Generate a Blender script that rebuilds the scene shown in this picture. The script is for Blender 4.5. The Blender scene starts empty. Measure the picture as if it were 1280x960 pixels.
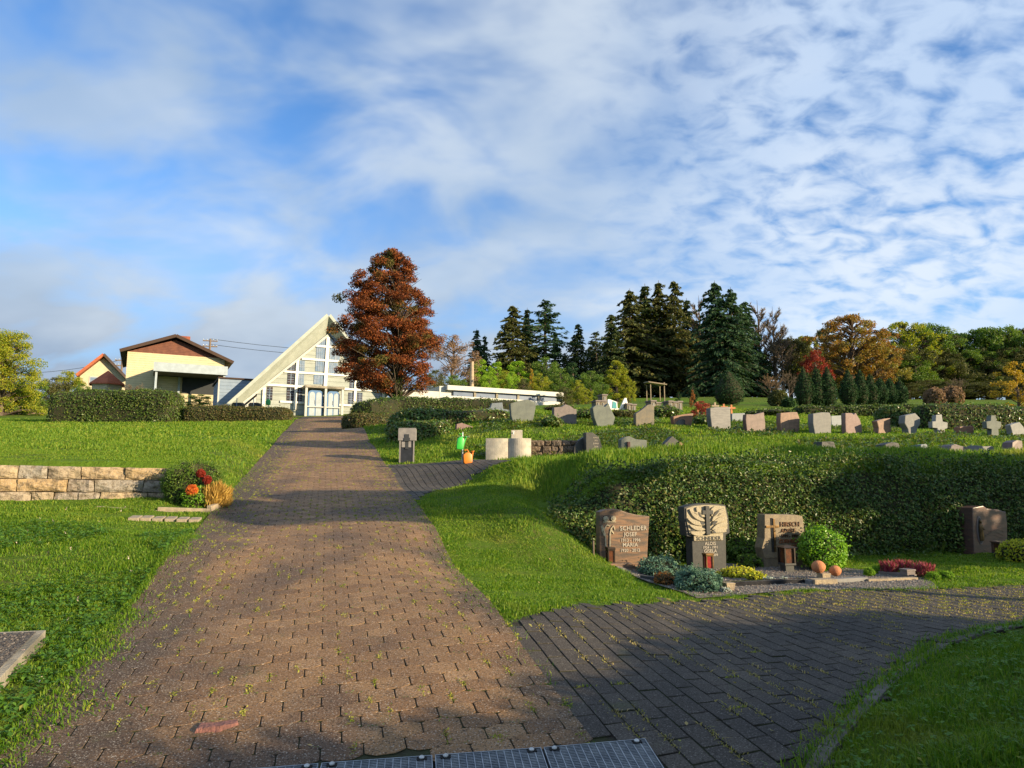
import bpy, bmesh, math, random
import numpy as np
from mathutils import Vector, Matrix, noise as mnoise
R = math.radians
random.seed(7); rng = np.random.default_rng(7)
SC = bpy.context.scene; COL = SC.collection

# ---------------------------------------------------------------- camera, light, exposure
EYE = 1.65; FPX = 880.0; PITCH = R(7.6)
cam_d = bpy.data.cameras.new('camera'); cam = bpy.data.objects.new('camera', cam_d); COL.objects.link(cam)
cam.location = (0, 0, EYE); cam.rotation_euler = (R(90) + PITCH, 0, 0)
cam_d.sensor_width = 36; cam_d.lens = FPX / 1280 * 36; cam_d.clip_end = 6000; cam_d.clip_start = .05
SC.camera = cam
SUN_EL, SUN_AZ = R(14.5), R(62)          # azimuth measured from straight behind the camera towards the right
SH = Vector((math.sin(SUN_AZ), -math.cos(SUN_AZ), 0))
SD = Vector((SH.x * math.cos(SUN_EL), SH.y * math.cos(SUN_EL), math.sin(SUN_EL)))
sl = bpy.data.lights.new('sun', 'SUN'); sun = bpy.data.objects.new('sun', sl); COL.objects.link(sun)
sl.energy = 5.0; sl.angle = R(.5); sl.color = (1.0, .79, .50)
sun.rotation_euler = SD.to_track_quat('Z', 'Y').to_euler(); sun.location = (20, -20, 30)
SC.view_settings.view_transform = 'Standard'; SC.view_settings.look = 'None'
SC.view_settings.gamma = 1; SC.view_settings.exposure = .98; SC.view_settings.use_curve_mapping = False
SC.cycles.max_bounces = 6; SC.cycles.transparent_max_bounces = 8; SC.cycles.use_denoising = True
SC.cycles.diffuse_bounces = 3; SC.cycles.glossy_bounces = 2; SC.cycles.transmission_bounces = 4

# ---------------------------------------------------------------- node helper
class NT:
    def __init__(s, tree): s.t = tree; s.n = tree.nodes; s.l = tree.links
    def N(s, typ, **k):
        nd = s.n.new(typ); ins = k.pop('ins', {})
        for a, v in k.items(): setattr(nd, a, v)
        for a, v in ins.items():
            if isinstance(v, bpy.types.NodeSocket): s.l.new(v, nd.inputs[a])
            else: nd.inputs[a].default_value = v
        return nd
    def math(s, op, a, b=0.0, c=None, clamp=False):
        nd = s.n.new('ShaderNodeMath'); nd.operation = op; nd.use_clamp = clamp
        for i, v in enumerate((a, b) if c is None else (a, b, c)):
            if isinstance(v, bpy.types.NodeSocket): s.l.new(v, nd.inputs[i])
            else: nd.inputs[i].default_value = v
        return nd.outputs[0]
    def mix(s, f, a, b, mode='MIX'):
        nd = s.n.new('ShaderNodeMix'); nd.data_type = 'RGBA'; nd.blend_type = mode; nd.clamp_factor = True
        for i, v in ((0, f), (6, a), (7, b)):
            if isinstance(v, bpy.types.NodeSocket): s.l.new(v, nd.inputs[i])
            elif i == 0: nd.inputs[i].default_value = v
            else: nd.inputs[i].default_value = (*v[:3], 1)
        return nd.outputs[2]
    def noise(s, vec, scale, detail=3, rough=.55, dist=0.0):
        nd = s.n.new('ShaderNodeTexNoise'); s.l.new(vec, nd.inputs['Vector'])
        nd.inputs['Scale'].default_value = scale; nd.inputs['Detail'].default_value = detail
        nd.inputs['Roughness'].default_value = rough; nd.inputs['Distortion'].default_value = dist
        return nd.outputs['Fac']
    def ramp(s, f, stops):
        nd = s.n.new('ShaderNodeValToRGB'); s.l.new(f, nd.inputs[0]); el = nd.color_ramp.elements
        while len(el) < len(stops): el.new(.5)
        for e, (p, c) in zip(el, stops):
            e.position = p; e.color = (*c, 1) if len(c) == 3 else c
        return nd.outputs[0]
    def sm(s, v, a, b):
        nd = s.n.new('ShaderNodeMapRange'); nd.interpolation_type = 'SMOOTHSTEP'; s.l.new(v, nd.inputs[0])
        nd.inputs[1].default_value = a; nd.inputs[2].default_value = b; nd.inputs[3].default_value = 0; nd.inputs[4].default_value = 1
        return nd.outputs[0]

# ---------------------------------------------------------------- world: nishita sky with altocumulus
W = bpy.data.worlds.new('World'); SC.world = W; W.use_nodes = True
W.node_tree.nodes.clear(); T = NT(W.node_tree)
sky = T.N('ShaderNodeTexSky', sky_type='NISHITA', sun_disc=False, sun_elevation=SUN_EL)
sky.sun_rotation = math.atan2(SD.x, SD.y); sky.air_density = 1.0; sky.dust_density = .4; sky.ozone_density = 2.2
tc = T.N('ShaderNodeTexCoord').outputs['Generated']
sx = T.N('ShaderNodeSeparateXYZ', ins={0: tc})
zz = T.math('ADD', T.math('MAXIMUM', sx.outputs[2], 0.0), .42)
cx = T.math('DIVIDE', sx.outputs[0], zz); cy = T.math('DIVIDE', sx.outputs[1], zz)
P = T.N('ShaderNodeCombineXYZ', ins={0: cx, 1: cy, 2: 0.0}).outputs[0]
big = T.noise(P, 1.5, 3, .5, .2)
mp = T.N('ShaderNodeMapping', ins={0: P}); mp.inputs['Rotation'].default_value = (0, 0, R(28)); mp.inputs['Scale'].default_value = (.85, 1.2, 1)
mpv = mp.outputs[0]
soft = T.noise(mpv, 4.6, 4, .5, .3)
rip = T.noise(mpv, 18.0, 4, .5, .5)
rip2 = T.noise(mpv, 27.0, 3, .5, .4)
right = T.sm(sx.outputs[0], -.02, .38)               # thin rippled field on the right of the sky
covL = T.sm(T.math('ADD', T.math('MULTIPLY', soft, .75), T.math('MULTIPLY', big, .5)), .47, .72)
ra = T.math('ADD', T.math('MULTIPLY', rip, .66), T.math('MULTIPLY', rip2, .24))
ra = T.math('ADD', ra, T.math('MULTIPLY', big, .26))
covR = T.sm(ra, .34, .66)
mc = T.N('ShaderNodeMix', data_type='FLOAT', ins={0: right, 2: covL, 3: covR}).outputs[0]
low = T.sm(T.math('ADD', sx.outputs[2], T.math('MULTIPLY', soft, .35)), .56, .14)                 # banks of cloud thicken towards the horizon
lowg = T.math('MULTIPLY', low, T.math('SUBTRACT', 1.0, right))
cov = T.math('ADD', T.math('MULTIPLY', mc, .82), T.math('MULTIPLY', lowg, .85), clamp=True)
shade = T.sm(T.noise(P, 1.9, 4, .5, .3), .34, .66)
ccL = T.mix(shade, (2.9, 3.8, 5.0), (5.1, 5.7, 6.3))
ccR = T.mix(shade, (4.5, 5.5, 6.9), (6.3, 6.8, 7.3))
cc = T.mix(lowg, T.mix(right, ccL, ccR), (2.1, 2.8, 3.9))
skc = T.mix(1.0, sky.outputs[0], (.92, 1.34, 1.78), 'MULTIPLY')
fc = T.mix(cov, skc, cc)
bg = T.N('ShaderNodeBackground', ins={0: fc, 1: .073})
T.l.new(bg.outputs[0], T.N('ShaderNodeOutputWorld').inputs[0])

# ---------------------------------------------------------------- materials
def newmat(name):
    m = bpy.data.materials.new(name); m.use_nodes = True; m.node_tree.nodes.clear(); return m, NT(m.node_tree)
def solid(name, c1, c2=None, scale=6, rough=.8, bump=0.0, bscale=40, metal=0, spec=.4, detail=4, sharp=(.35, .65), c3=None, s3=1.5):
    m, t = newmat(name); co = t.N('ShaderNodeTexCoord').outputs['Object']
    base = c1
    if c2: base = t.mix(t.sm(t.noise(co, scale, detail), *sharp), c1, c2)
    if c3: base = t.mix(t.sm(t.noise(co, s3, 3), .5, .7), base, c3)
    b = t.N('ShaderNodeBsdfPrincipled', ins={'Roughness': rough, 'Metallic': metal, 'Specular IOR Level': spec})
    if isinstance(base, tuple): b.inputs['Base Color'].default_value = (*base, 1)
    else: t.l.new(base, b.inputs['Base Color'])
    if bump:
        bn = t.N('ShaderNodeBump', ins={'Strength': bump, 'Distance': .02, 'Height': t.noise(co, bscale, 4)})
        t.l.new(bn.outputs[0], b.inputs['Normal'])
    t.l.new(b.outputs[0], t.N('ShaderNodeOutputMaterial').inputs[0]); return m
def leafmat(name, cols, rough=.55, trans=.35, spec=.35, nscale=.6, ncol=None, nr=(.45, .6)):
    """foliage: colour picked per leaf, part of the light passes through"""
    m, t = newmat(name)
    g = t.N('ShaderNodeNewGeometry'); co = t.N('ShaderNodeTexCoord').outputs['Object']
    st = [(i / max(1, len(cols) - 1), c) for i, c in enumerate(cols)]
    col = t.ramp(g.outputs['Random Per Island'], st)
    if ncol: col = t.mix(t.sm(t.noise(co, nscale, 2), *nr), col, ncol)
    b = t.N('ShaderNodeBsdfPrincipled', ins={'Base Color': col, 'Roughness': rough, 'Specular IOR Level': spec})
    tr = t.N('ShaderNodeBsdfTranslucent', ins={'Color': t.mix(1.0, col, (1.25, 1.3, .7), 'MULTIPLY')})
    mx = t.N('ShaderNodeMixShader', ins={0: trans, 1: b.outputs[0], 2: tr.outputs[0]})
    t.l.new(mx.outputs[0], t.N('ShaderNodeOutputMaterial').inputs[0]); return m
M = {}
M['bark'] = solid('bark', (.07, .05, .035), (.13, .10, .075), 9, .95, .8, 30)
M['darkcore'] = solid('dark_twigs', (.018, .025, .008), (.035, .03, .012), 14, .95)
M['hedge'] = leafmat('hedge_leaves', [(.035, .075, .012), (.06, .11, .018), (.09, .14, .025), (.13, .15, .03)], .4, .25)
M['hedge_tan'] = leafmat('hedge_leaves_browning', [(.05, .075, .015), (.08, .10, .02), (.12, .10, .03), (.15, .10, .04)], .5, .25)
M['hedge_broad'] = leafmat('broad_hedge_leaves', [(.04, .10, .018), (.08, .16, .03), (.14, .20, .04), (.20, .16, .05)], .32, .25, .5)
M['ivy'] = leafmat('bank_leaves', [(.02, .05, .010), (.035, .085, .014), (.065, .13, .02), (.12, .19, .03), (.15, .13, .035)], .42, .22, .35)
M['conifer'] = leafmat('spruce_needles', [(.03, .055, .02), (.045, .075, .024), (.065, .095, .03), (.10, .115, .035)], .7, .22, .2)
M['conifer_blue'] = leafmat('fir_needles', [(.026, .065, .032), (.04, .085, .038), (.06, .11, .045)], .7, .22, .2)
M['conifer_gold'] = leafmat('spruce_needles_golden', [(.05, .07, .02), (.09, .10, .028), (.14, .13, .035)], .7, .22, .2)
M['thuja'] = leafmat('cypress_scales', [(.02, .05, .02), (.03, .075, .025), (.045, .10, .03)], .7, .15, .2)
M['thuja_lime'] = leafmat('lime_foliage', [(.16, .30, .02), (.25, .42, .03), (.34, .48, .05)], .6, .35, .2)
M['redtree'] = leafmat('red_brown_needles', [(.07, .022, .012), (.14, .036, .014), (.24, .07, .02), (.34, .11, .028)], .65, .22, .2, .55, (.12, .115, .03), (.52, .66))
M['green'] = leafmat('green_leaves', [(.06, .13, .018), (.11, .20, .025), (.19, .26, .035)], .5, .35)
M['olive'] = leafmat('olive_leaves', [(.06, .075, .02), (.09, .10, .025), (.13, .13, .035)], .6, .25)
M['yellowgreen'] = leafmat('yellow_green_leaves', [(.14, .21, .015), (.27, .31, .02), (.44, .38, .03)], .5, .4)
M['yellow'] = leafmat('yellow_leaves', [(.28, .20, .015), (.44, .27, .02), (.55, .36, .03), (.20, .20, .03)], .5, .4)
M['orange'] = leafmat('orange_leaves', [(.24, .09, .02), (.32, .15, .03), (.34, .21, .04), (.16, .13, .03)], .5, .35, .3, .22, (.24, .21, .04), (.48, .6))
M['red'] = leafmat('red_leaves', [(.22, .02, .012), (.36, .045, .02), (.14, .02, .02)], .5, .3)
M['twig'] = leafmat('fine_twigs', [(.10, .075, .05), (.17, .13, .09), (.23, .17, .11)], .9, .1)
M['pinktwig'] = leafmat('pale_autumn_leaves', [(.24, .15, .09), (.32, .20, .12), (.17, .11, .07)], .8, .25)
M['juniper'] = leafmat('juniper_needles', [(.05, .12, .075), (.10, .20, .13), (.18, .30, .21)], .7, .15)
M['box'] = leafmat('box_leaves', [(.09, .24, .012), (.19, .38, .02), (.30, .50, .035)], .38, .3, .5)
M['moss'] = leafmat('moss_ball_leaves', [(.14, .28, .012), (.22, .38, .02)], .7, .2)
M['heather'] = leafmat('heather_flowers', [(.28, .03, .06), (.42, .07, .12), (.20, .03, .04), (.10, .12, .04)], .7, .2)
M['goldcover'] = leafmat('golden_ground_cover', [(.42, .42, .02), (.58, .54, .03), (.20, .30, .03)], .6, .3)
M['rust'] = leafmat('rusty_heather', [(.32, .11, .03), (.42, .18, .04), (.18, .08, .03)], .8, .2)
M['whiteflower'] = leafmat('silver_leaves', [(.45, .50, .47), (.62, .66, .62), (.22, .30, .24)], .7, .2)
M['straw'] = leafmat('ochre_grass', [(.45, .27, .05), (.55, .36, .08), (.32, .17, .04)], .7, .3)
M['blade'] = leafmat('grass_blades', [(.045, .125, .007), (.085, .185, .009), (.14, .255, .012), (.23, .29, .03)], .5, .42, .3, .9, (.25, .26, .04), (.58, .80))
M['blade_far'] = leafmat('grass_blades_far', [(.065, .15, .010), (.11, .215, .012), (.17, .27, .018), (.26, .30, .035)], .6, .42, .3, .6, (.28, .29, .045), (.56, .78))
M['clover'] = leafmat('clover_leaves', [(.05, .135, .012), (.08, .19, .018), (.13, .25, .025)], .55, .35)
M['jointgrass'] = leafmat('joint_tufts', [(.20, .26, .02), (.32, .34, .04), (.42, .36, .10), (.12, .21, .02)], .7, .35)
M['drytuft'] = leafmat('dry_tufts', [(.42, .33, .14), (.34, .28, .08), (.26, .27, .06), (.48, .36, .20)], .8, .3)

# ---------------------------------------------------------------- mesh helpers
def tag(o, label=None, cat=None, group=None, kind=None):
    if label: o['label'] = label
    if cat: o['category'] = cat
    if group: o['group'] = group
    if kind: o['kind'] = kind
    return o
def link(o, parent=None):
    COL.objects.link(o)
    if parent is not None: o.parent = parent
    return o
def empty(name, loc, rz=0, label=None, cat=None, group=None):
    o = bpy.data.objects.new(name, None); o.empty_display_size = .3
    o.location = loc; o.rotation_euler = (0, 0, rz); link(o); return tag(o, label, cat, group)
def npmesh(name, V, F, mats, mi=None, smooth=False):
    """V (n,3), F list of arrays with the same corner count per array"""
    me = bpy.data.meshes.new(name); V = np.asarray(V, np.float32).reshape(-1, 3)
    if isinstance(F, np.ndarray): F = [F]
    me.vertices.add(len(V)); me.vertices.foreach_set('co', V.ravel())
    tot = sum(f.size for f in F); npoly = sum(len(f) for f in F)
    me.loops.add(tot); me.polygons.add(npoly)
    me.loops.foreach_set('vertex_index', np.concatenate([f.ravel() for f in F]).astype(np.int32))
    ls = []; st = 0
    for f in F:
        ls.append(st + np.arange(len(f)) * f.shape[1]); st += f.size
    me.polygons.foreach_set('loop_start', np.concatenate(ls).astype(np.int32))
    if mi is not None: me.polygons.foreach_set('material_index', np.asarray(mi, np.int32))
    me.polygons.foreach_set('use_smooth', np.full(npoly, smooth))
    for m in (mats if isinstance(mats, list) else [mats]): me.materials.append(m)
    me.update(calc_edges=True); me.validate(); return me
def npobj(name, V, F, mats, parent=None, mi=None, smooth=False, loc=None):
    o = bpy.data.objects.new(name, npmesh(name, V, F, mats, mi, smooth)); link(o, parent)
    if loc is not None: o.location = loc
    return o
class MB:
    def __init__(s): s.v = []; s.f = []; s.m = []
    def add(s, vs, fs, mi=0):
        b = len(s.v); s.v += [tuple(p) for p in vs]; s.f += [tuple(b + i for i in f) for f in fs]; s.m += [mi] * len(fs); return s
    def box(s, x0, x1, y0, y1, z0, z1, mi=0, Mx=None):
        vs = [(x, y, z) for z in (z0, z1) for y in (y0, y1) for x in (x0, x1)]
        if Mx: vs = [Mx @ Vector(p) for p in vs]
        return s.add(vs, [(0, 2, 3, 1), (4, 5, 7, 6), (0, 1, 5, 4), (2, 6, 7, 3), (0, 4, 6, 2), (1, 3, 7, 5)], mi)
    def prism(s, pts, y0, y1, mi=0):                  # outline in x,z (counter clockwise seen from -y), extruded in y
        n = len(pts); vs = [(p[0], y0, p[1]) for p in pts] + [(p[0], y1, p[1]) for p in pts]
        return s.add(vs, [tuple(range(n)), tuple(range(2 * n - 1, n - 1, -1))] + [(i, i + n, (i + 1) % n + n, (i + 1) % n) for i in range(n)], mi)
    def slab(s, quad, off, mi=0):                     # polygon in 3d given a thickness vector
        n = len(quad); q = [Vector(p) for p in quad]; o = Vector(off); vs = q + [p + o for p in q]
        return s.add(vs, [tuple(range(n)), tuple(range(2 * n - 1, n - 1, -1))] + [(i, i + n, (i + 1) % n + n, (i + 1) % n) for i in range(n)], mi)
    def tube(s, pts, rad, seg=6, mi=0, cap=True):
        pts = [Vector(p) for p in pts]; rad = rad if isinstance(rad, (list, tuple)) else [rad] * len(pts)
        rings = []
        for i, p in enumerate(pts):
            d = (pts[min(i + 1, len(pts) - 1)] - pts[max(i - 1, 0)]).normalized()
            a = d.cross(Vector((0, 0, 1)) if abs(d.z) < .9 else Vector((1, 0, 0))).normalized(); b = d.cross(a)
            rings.append([p + (a * math.cos(k * 2 * math.pi / seg) + b * math.sin(k * 2 * math.pi / seg)) * rad[i] for k in range(seg)])
        vs = [q for r in rings for q in r]; fs = []
        for i in range(len(pts) - 1):
            for k in range(seg):
                k2 = (k + 1) % seg; fs.append((i * seg + k, i * seg + k2, (i + 1) * seg + k2, (i + 1) * seg + k))
        if cap: fs += [tuple(range(seg))[::-1], tuple((len(pts) - 1) * seg + k for k in range(seg))]
        return s.add(vs, fs, mi)
    def lathe(s, prof, seg=20, c=(0, 0, 0), mi=0):
        vs = []; fs = []; n = len(prof)
        for k in range(seg):
            a = 2 * math.pi * k / seg
            vs += [(c[0] + r * math.cos(a), c[1] + r * math.sin(a), c[2] + z) for r, z in prof]
        for k in range(seg):
            k2 = (k + 1) % seg
            for i in range(n - 1): fs.append((k * n + i, k2 * n + i, k2 * n + i + 1, k * n + i + 1))
        return s.add(vs, fs, mi)
    def build(s, name, mats, parent=None, bevel=0, smooth=False, loc=None, rz=0, seg=2, angle=None):
        me = bpy.data.meshes.new(name); me.from_pydata(s.v, [], s.f)
        for m in (mats if isinstance(mats, list) else [mats]): me.materials.append(m)
        me.polygons.foreach_set('material_index', s.m)
        bm = bmesh.new(); bm.from_mesh(me); bmesh.ops.recalc_face_normals(bm, faces=bm.faces)
        if bevel:
            es = [e for e in bm.edges if len(e.link_faces) == 2 and e.calc_face_angle(0) > .5]
            bmesh.ops.bevel(bm, geom=es, offset=bevel, segments=seg, affect='EDGES', profile=.6, clamp_overlap=True)
        if smooth:
            for f in bm.faces: f.smooth = True
        bm.to_mesh(me); bm.free()
        if smooth: me.set_sharp_from_angle(angle=R(40))
        o = bpy.data.objects.new(name, me); link(o, parent)
        if loc is not None: o.location = loc
        o.rotation_euler = (0, 0, rz); return o
def rock_up(o, amp, freq, cuts=2):
    """roughen a stone mesh"""
    me = o.data; bm = bmesh.new(); bm.from_mesh(me)
    bmesh.ops.subdivide_edges(bm, edges=bm.edges[:], cuts=cuts, use_grid_fill=True)
    bm.normal_update()
    off = Vector((random.random() * 50, random.random() * 50, 0))
    for v in bm.verts: v.co += v.normal * (mnoise.noise((v.co + off) * freq) * amp + mnoise.noise((v.co + off) * freq * 3) * amp * .4)
    bm.to_mesh(me); bm.free(); return o

# ---------------------------------------------------------------- pixel (1280 wide photo) <-> place
CP, SP = math.cos(PITCH), math.sin(PITCH)
def ray(px, py):
    u = (px - 640) / FPX; v = (480 - py) / FPX
    return Vector((u, CP - v * SP, SP + v * CP))
def at(px, py, Y):
    d = ray(px, py); t = Y / d.y; return Vector((d.x * t, Y, EYE + d.z * t))
def hit(px, py, p0, k):
    """ray meets the vertical plane through p0 running in direction (1,k)"""
    d = ray(px, py); rx = d.x / d.y; Y = (p0[1] - k * p0[0]) / (1 - k * rx); return at(px, py, Y)

# ---------------------------------------------------------------- terrain
PD = Vector((-.265, 1, 0)).normalized(); PN = Vector((PD.y, -PD.x, 0))      # main path direction, and to its right
def pcx(y): return -.07 - .265 * y
def pz(y): return .132 * y if y < 33 else 4.356 + (y - 33) * .095
ctrl = []
for y in (-30, -12, -4, 0, 3, 5.5, 8, 10.5, 13, 16, 20, 26, 33, 41, 50):
    for e in (-1.35, 0, 1.35): ctrl.append((pcx(y) + e, y, pz(y)))
GP = [  # px, py, distance
 (0,627,9.0),(100,626,9.3),(200,624,9.7),(-150,630,8.5), (60,527,33),(230,527,33),(0,524,36),(0,517,45),(150,512,60),(250,512,60),(-400,512,60),(-900,520,40),
 (640,700,7.6),(700,720,7.3),(660,650,8.6),(600,660,8.4),(560,620,10.3),(620,605,10.9),(690,640,9.4),(730,680,9.1),
 (630,587,12),(720,572,12),(800,564,11.9),(870,560,11.8),(1000,561,12.2),(1140,563,12.6),(1280,566,13),(1500,568,14),
 (760,590,9.8),(820,582,10.0),(900,577,10.2),(1000,577,10.5),(1140,579,11.0),(1280,580,11.5),(1450,584,12.3),
 (495,583,14.4),(560,578,15),(600,600,11.8),(560,600,12.3),(660,577,15),(520,562,17),(600,549,18),(650,541,19),(720,546,18),(800,545,18),(1000,552,17),(1280,556,16.5),(1500,560,17),
 (480,532,24),(600,520,28),(660,515,27),(850,520,26),(1000,525,25),(1280,540,23),(1280,541,25),(1100,541,25),
 (560,508,45),(700,507,48),(850,503,42),(1000,508,46),(1130,508,46),(1220,506,55),(1280,508,50),(1500,510,50),(750,500,70),(900,496,72),(1100,500,72),(1280,500,75),(1600,505,75)]
# second row of graves: outline of the front face in photo pixels, distance (see STONES further down)
def z7(pts): return [(600 + a / 3.765, 480 + b / 3.765) for a, b in pts]
def z8(pts): return [(900 + a / 3.368, 480 + b / 3.368) for a, b in pts]
for g in GP: ctrl.append(tuple(at(*g)))
for g in [(-4,5.5,.84),(-6,6.2,1.06),(-3.3,7,1.02),(-3.4,4,.60),(-5,4,.66),(-12,8,1.45),(-20,7,1.7),(-8,2,.4),(-8,-8,-1),
 (1.4,6.5,.55),(3,6.9,.55),(5.4,7.4,.55),(8,8,.56),(1.0,5.0,.56),(2.03,4.1,.50),(4.07,5.6,.54),(3,5.6,.54),(1.5,8.6,.55),(3,8.9,.55),(3.5,9.4,.55),(5,9.6,.56),(6.8,10.25,.57),(6.9,10.65,.58),(7.7,10.85,.58),(5.6,10.15,.57),(4.3,9.75,.56),(2.2,9.3,.55),(8.5,10.3,.58),(11,9,.6),(16,8,.6),(12,3,.45),
 (.9,2.7,.37),(1.4,3.0,.45),(2.4,3.6,.53),(3.2,4.2,.58),(4.6,5.0,.62),(3,1,.30),(8,0,.35),(8,-6,-.2),(20,-6,.2),(2,-3,-.35),
 (6.3,8.6,.56),(4.8,8.6,.55),(8,7,.55),(9.5,9.2,.58),(6.2,7.2,.55),
 (2,14.2,2.02),(6,14.6,2.02),(12,15.5,2.02),(-1,14,1.98),(20,15,2.0),(22,8,.8),(40,20,3),(45,50,6.5),(-40,10,2),(-40,35,4.6),(-60,70,9)]:
    ctrl.append(g)
STB = [(653,528,21),(706,531,21),(754,534,20.5),(805,532,20.5),(853,533,20.5),(900,538,20),(944,541,20),(985,540,20),(1027,542,19.6),(1066,542,19.6),(1105,542,19.4),(1140,543,19.2),(1175,543,19),(1207,544,19),(1242,547,18.7),(1272,546,18.7)]
for g in STB: ctrl.append(tuple(at(*g)))
for x in (-120, -60, -20, 20, 60, 120): ctrl.append((x, 105, 13.2)); ctrl.append((x, 135, 14.5))
CT = np.array(ctrl, float)
def bank_line(x): return 9.25 + .245 * (x - 1.27)
def bank_step(x, y):
    d = y - bank_line(x); a = np.clip(d / .38, 0, 1); b = np.clip((x - .35) / 1.1, 0, 1); c = 1 - np.clip((x - 14) / 8, 0, 1)
    return 1.22 * a * a * (3 - 2 * a) * b * b * (3 - 2 * b) * c * (1 - np.clip((d - .5) / 3.0, 0, 1))
CT[:, 2] -= bank_step(CT[:, 0], CT[:, 1])
def _phi(d2): return np.sqrt(d2 + .25)
_n = len(CT); _A = np.zeros((_n + 3, _n + 3))
_A[:_n, :_n] = _phi(((CT[:, None, :2] - CT[None, :, :2]) ** 2).sum(-1)) - np.eye(_n) * -.02
_A[:_n, _n] = 1; _A[:_n, _n + 1:] = CT[:, :2]; _A[_n:, :_n] = _A[:_n, _n:].T
_w = np.linalg.solve(_A, np.concatenate([CT[:, 2], np.zeros(3)]))
MAIN = [(pcx(-3) - 1.34, -3), (pcx(-3) + 1.34, -3), (pcx(34) + 1.34, 34), (pcx(46) + 1.4, 46), (pcx(50) + 4, 50), (pcx(50) - 4, 50), (pcx(46) - 1.4, 46), (pcx(34) - 1.34, 34)]
def e2(y): return pcx(y) + 1.34
CROSS = [(e2(1.0), 1.0), (.55, 2.3), (1.0, 2.85), (2.03, 4.07), (2.9, 4.95), (4.07, 5.62), (6, 6.2), (12, 7), (12, 8.6), (5.4, 7.45), (3.1, 7.05), (1.45, 6.5), (.55, 5.75), (e2(4.95), 4.98)]
UPPER = [(e2(10.0), 10.0), (e2(14.7), 14.7), (-.5, 15.05), (1.2, 15.15), (6, 15.3), (14, 15.8), (14, 14.2), (6, 13.9), (1.6, 13.8), (0.2, 13.3), (-.7, 12.2), (e2(10.6) + .25, 10.6)]
BED = [(1.75, 6.85), (3.1, 7.12), (4.3, 7.3), (4.6, 8.0), (3.9, 9.2), (2.4, 9.15), (1.05, 8.7), (1.22, 7.9)]
WALL_R = (-4.18, 10.02); WK = .40                        # right end of the retaining wall; its line runs (1, WK)
def smooth(v, a, b):
    t = np.clip((v - a) / (b - a), 0, 1); return t * t * (3 - 2 * t)
def Hn(x, y, bump=True):
    x = np.atleast_1d(np.asarray(x, float)); y = np.atleast_1d(np.asarray(y, float)); shp = x.shape; x = x.ravel(); y = y.ravel()
    xc = np.clip(x, -110, 110); yc = np.clip(y, -28, 130); out = np.zeros(len(x))
    for i in range(0, len(x), 20000):
        a = xc[i:i + 20000]; b = yc[i:i + 20000]
        d2 = (a[:, None] - CT[None, :, 0]) ** 2 + (b[:, None] - CT[None, :, 1]) ** 2
        out[i:i + 20000] = _phi(d2) @ _w[:_n] + _w[_n] + _w[_n + 1] * a + _w[_n + 2] * b
    out += bank_step(x, y)
    lat = (-1.37 - .265 * y) - x                                    # metres to the left of the path's left edge
    beh = y - (WALL_R[1] + WK * (x - WALL_R[0]))                    # metres behind the wall line
    rise = np.clip(.50 - .0287 * (y - 9), 0, 1) * smooth(lat, -.02, .75) * smooth(beh, .14, .20) * smooth(x, -30, -15)
    out += rise
    if bump:
        pm = np.abs(x - (-.07 - .265 * y))
        out += (np.sin(x * 3.1 + y * 1.7) * np.sin(y * 2.3 - x * 1.1) * .014 + np.sin(x * 7.3 - y * 2.9 + 1.3 * np.sin(y * 3.3)) * np.sin(y * 6.1 + x * 2.2) * .010) * smooth(pm, 1.4, 2.0) * (~(inpoly(x, y, CROSS) | inpoly(x, y, UPPER) | inpoly(x, y, BED)))
    return out.reshape(shp)
def H(x, y): return float(Hn(x, y)[0])
def gp(px, py):
    """where the ray through a photo pixel first meets the ground"""
    d = ray(px, py); Y = np.concatenate([np.arange(1.5, 25, .02), np.arange(25, 140, .2)])
    X = d.x / d.y * Y; Z = EYE + d.z / d.y * Y; g = Hn(X, Y); k = np.argmax(Z <= g)
    if Z[k] > g[k]: raise ValueError((px, py))
    return Vector((X[k], Y[k], g[k]))
def inpoly(x, y, poly):
    x = np.asarray(x); y = np.asarray(y); c = np.zeros(x.shape, bool); n = len(poly)
    for i in range(n):
        x1, y1 = poly[i]; x2, y2 = poly[i - 1]
        if y1 == y2: continue
        c ^= ((y1 > y) != (y2 > y)) & (x < (x2 - x1) * (y - y1) / (y2 - y1) + x1)
    return c
DARKS = {}
print('terrain ok', H(0, 0), H(-10, 33))
# ================================================================ THE SETTING: ground, paths, grass
def gridcoords(spec):
    out = [spec[0][0]]
    for a, b, s in spec:
        n = max(1, int(round((b - a) / s))); out += [a + (b - a) * (i + 1) / n for i in range(n)]
    return np.array(out)
gx = gridcoords([(-2500, -400, 350), (-400, -110, 48), (-110, -30, 4), (-30, -12, .6), (-12, 14, .13), (14, 30, .6), (30, 110, 4), (110, 400, 48), (400, 2500, 350)])
gy = gridcoords([(-600, -100, 125), (-100, -30, 12), (-30, -4, 1.2), (-4, 2, .3), (2, 24, .11), (24, 52, .5), (52, 130, 3), (130, 400, 45), (400, 3000, 400)])
GX, GY = np.meshgrid(gx, gy); GZ = Hn(GX, GY)
nx, ny = len(gx), len(gy); idx = np.arange(nx * ny).reshape(ny, nx)
QF = np.stack([idx[:-1, :-1], idx[:-1, 1:], idx[1:, 1:], idx[1:, :-1]], -1).reshape(-1, 4)
m, t = newmat('soil_and_turf'); co = t.N('ShaderNodeTexCoord').outputs['Object']
b1 = t.mix(t.sm(t.noise(co, 1.2, 5), .38, .62), (.065, .12, .012), (.105, .155, .018))
b2 = t.mix(t.sm(t.noise(co, 9, 4), .45, .7), b1, (.12, .12, .035))
b3 = t.mix(t.sm(t.noise(co, .12, 3), .42, .6), b2, (.09, .16, .014))
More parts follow.
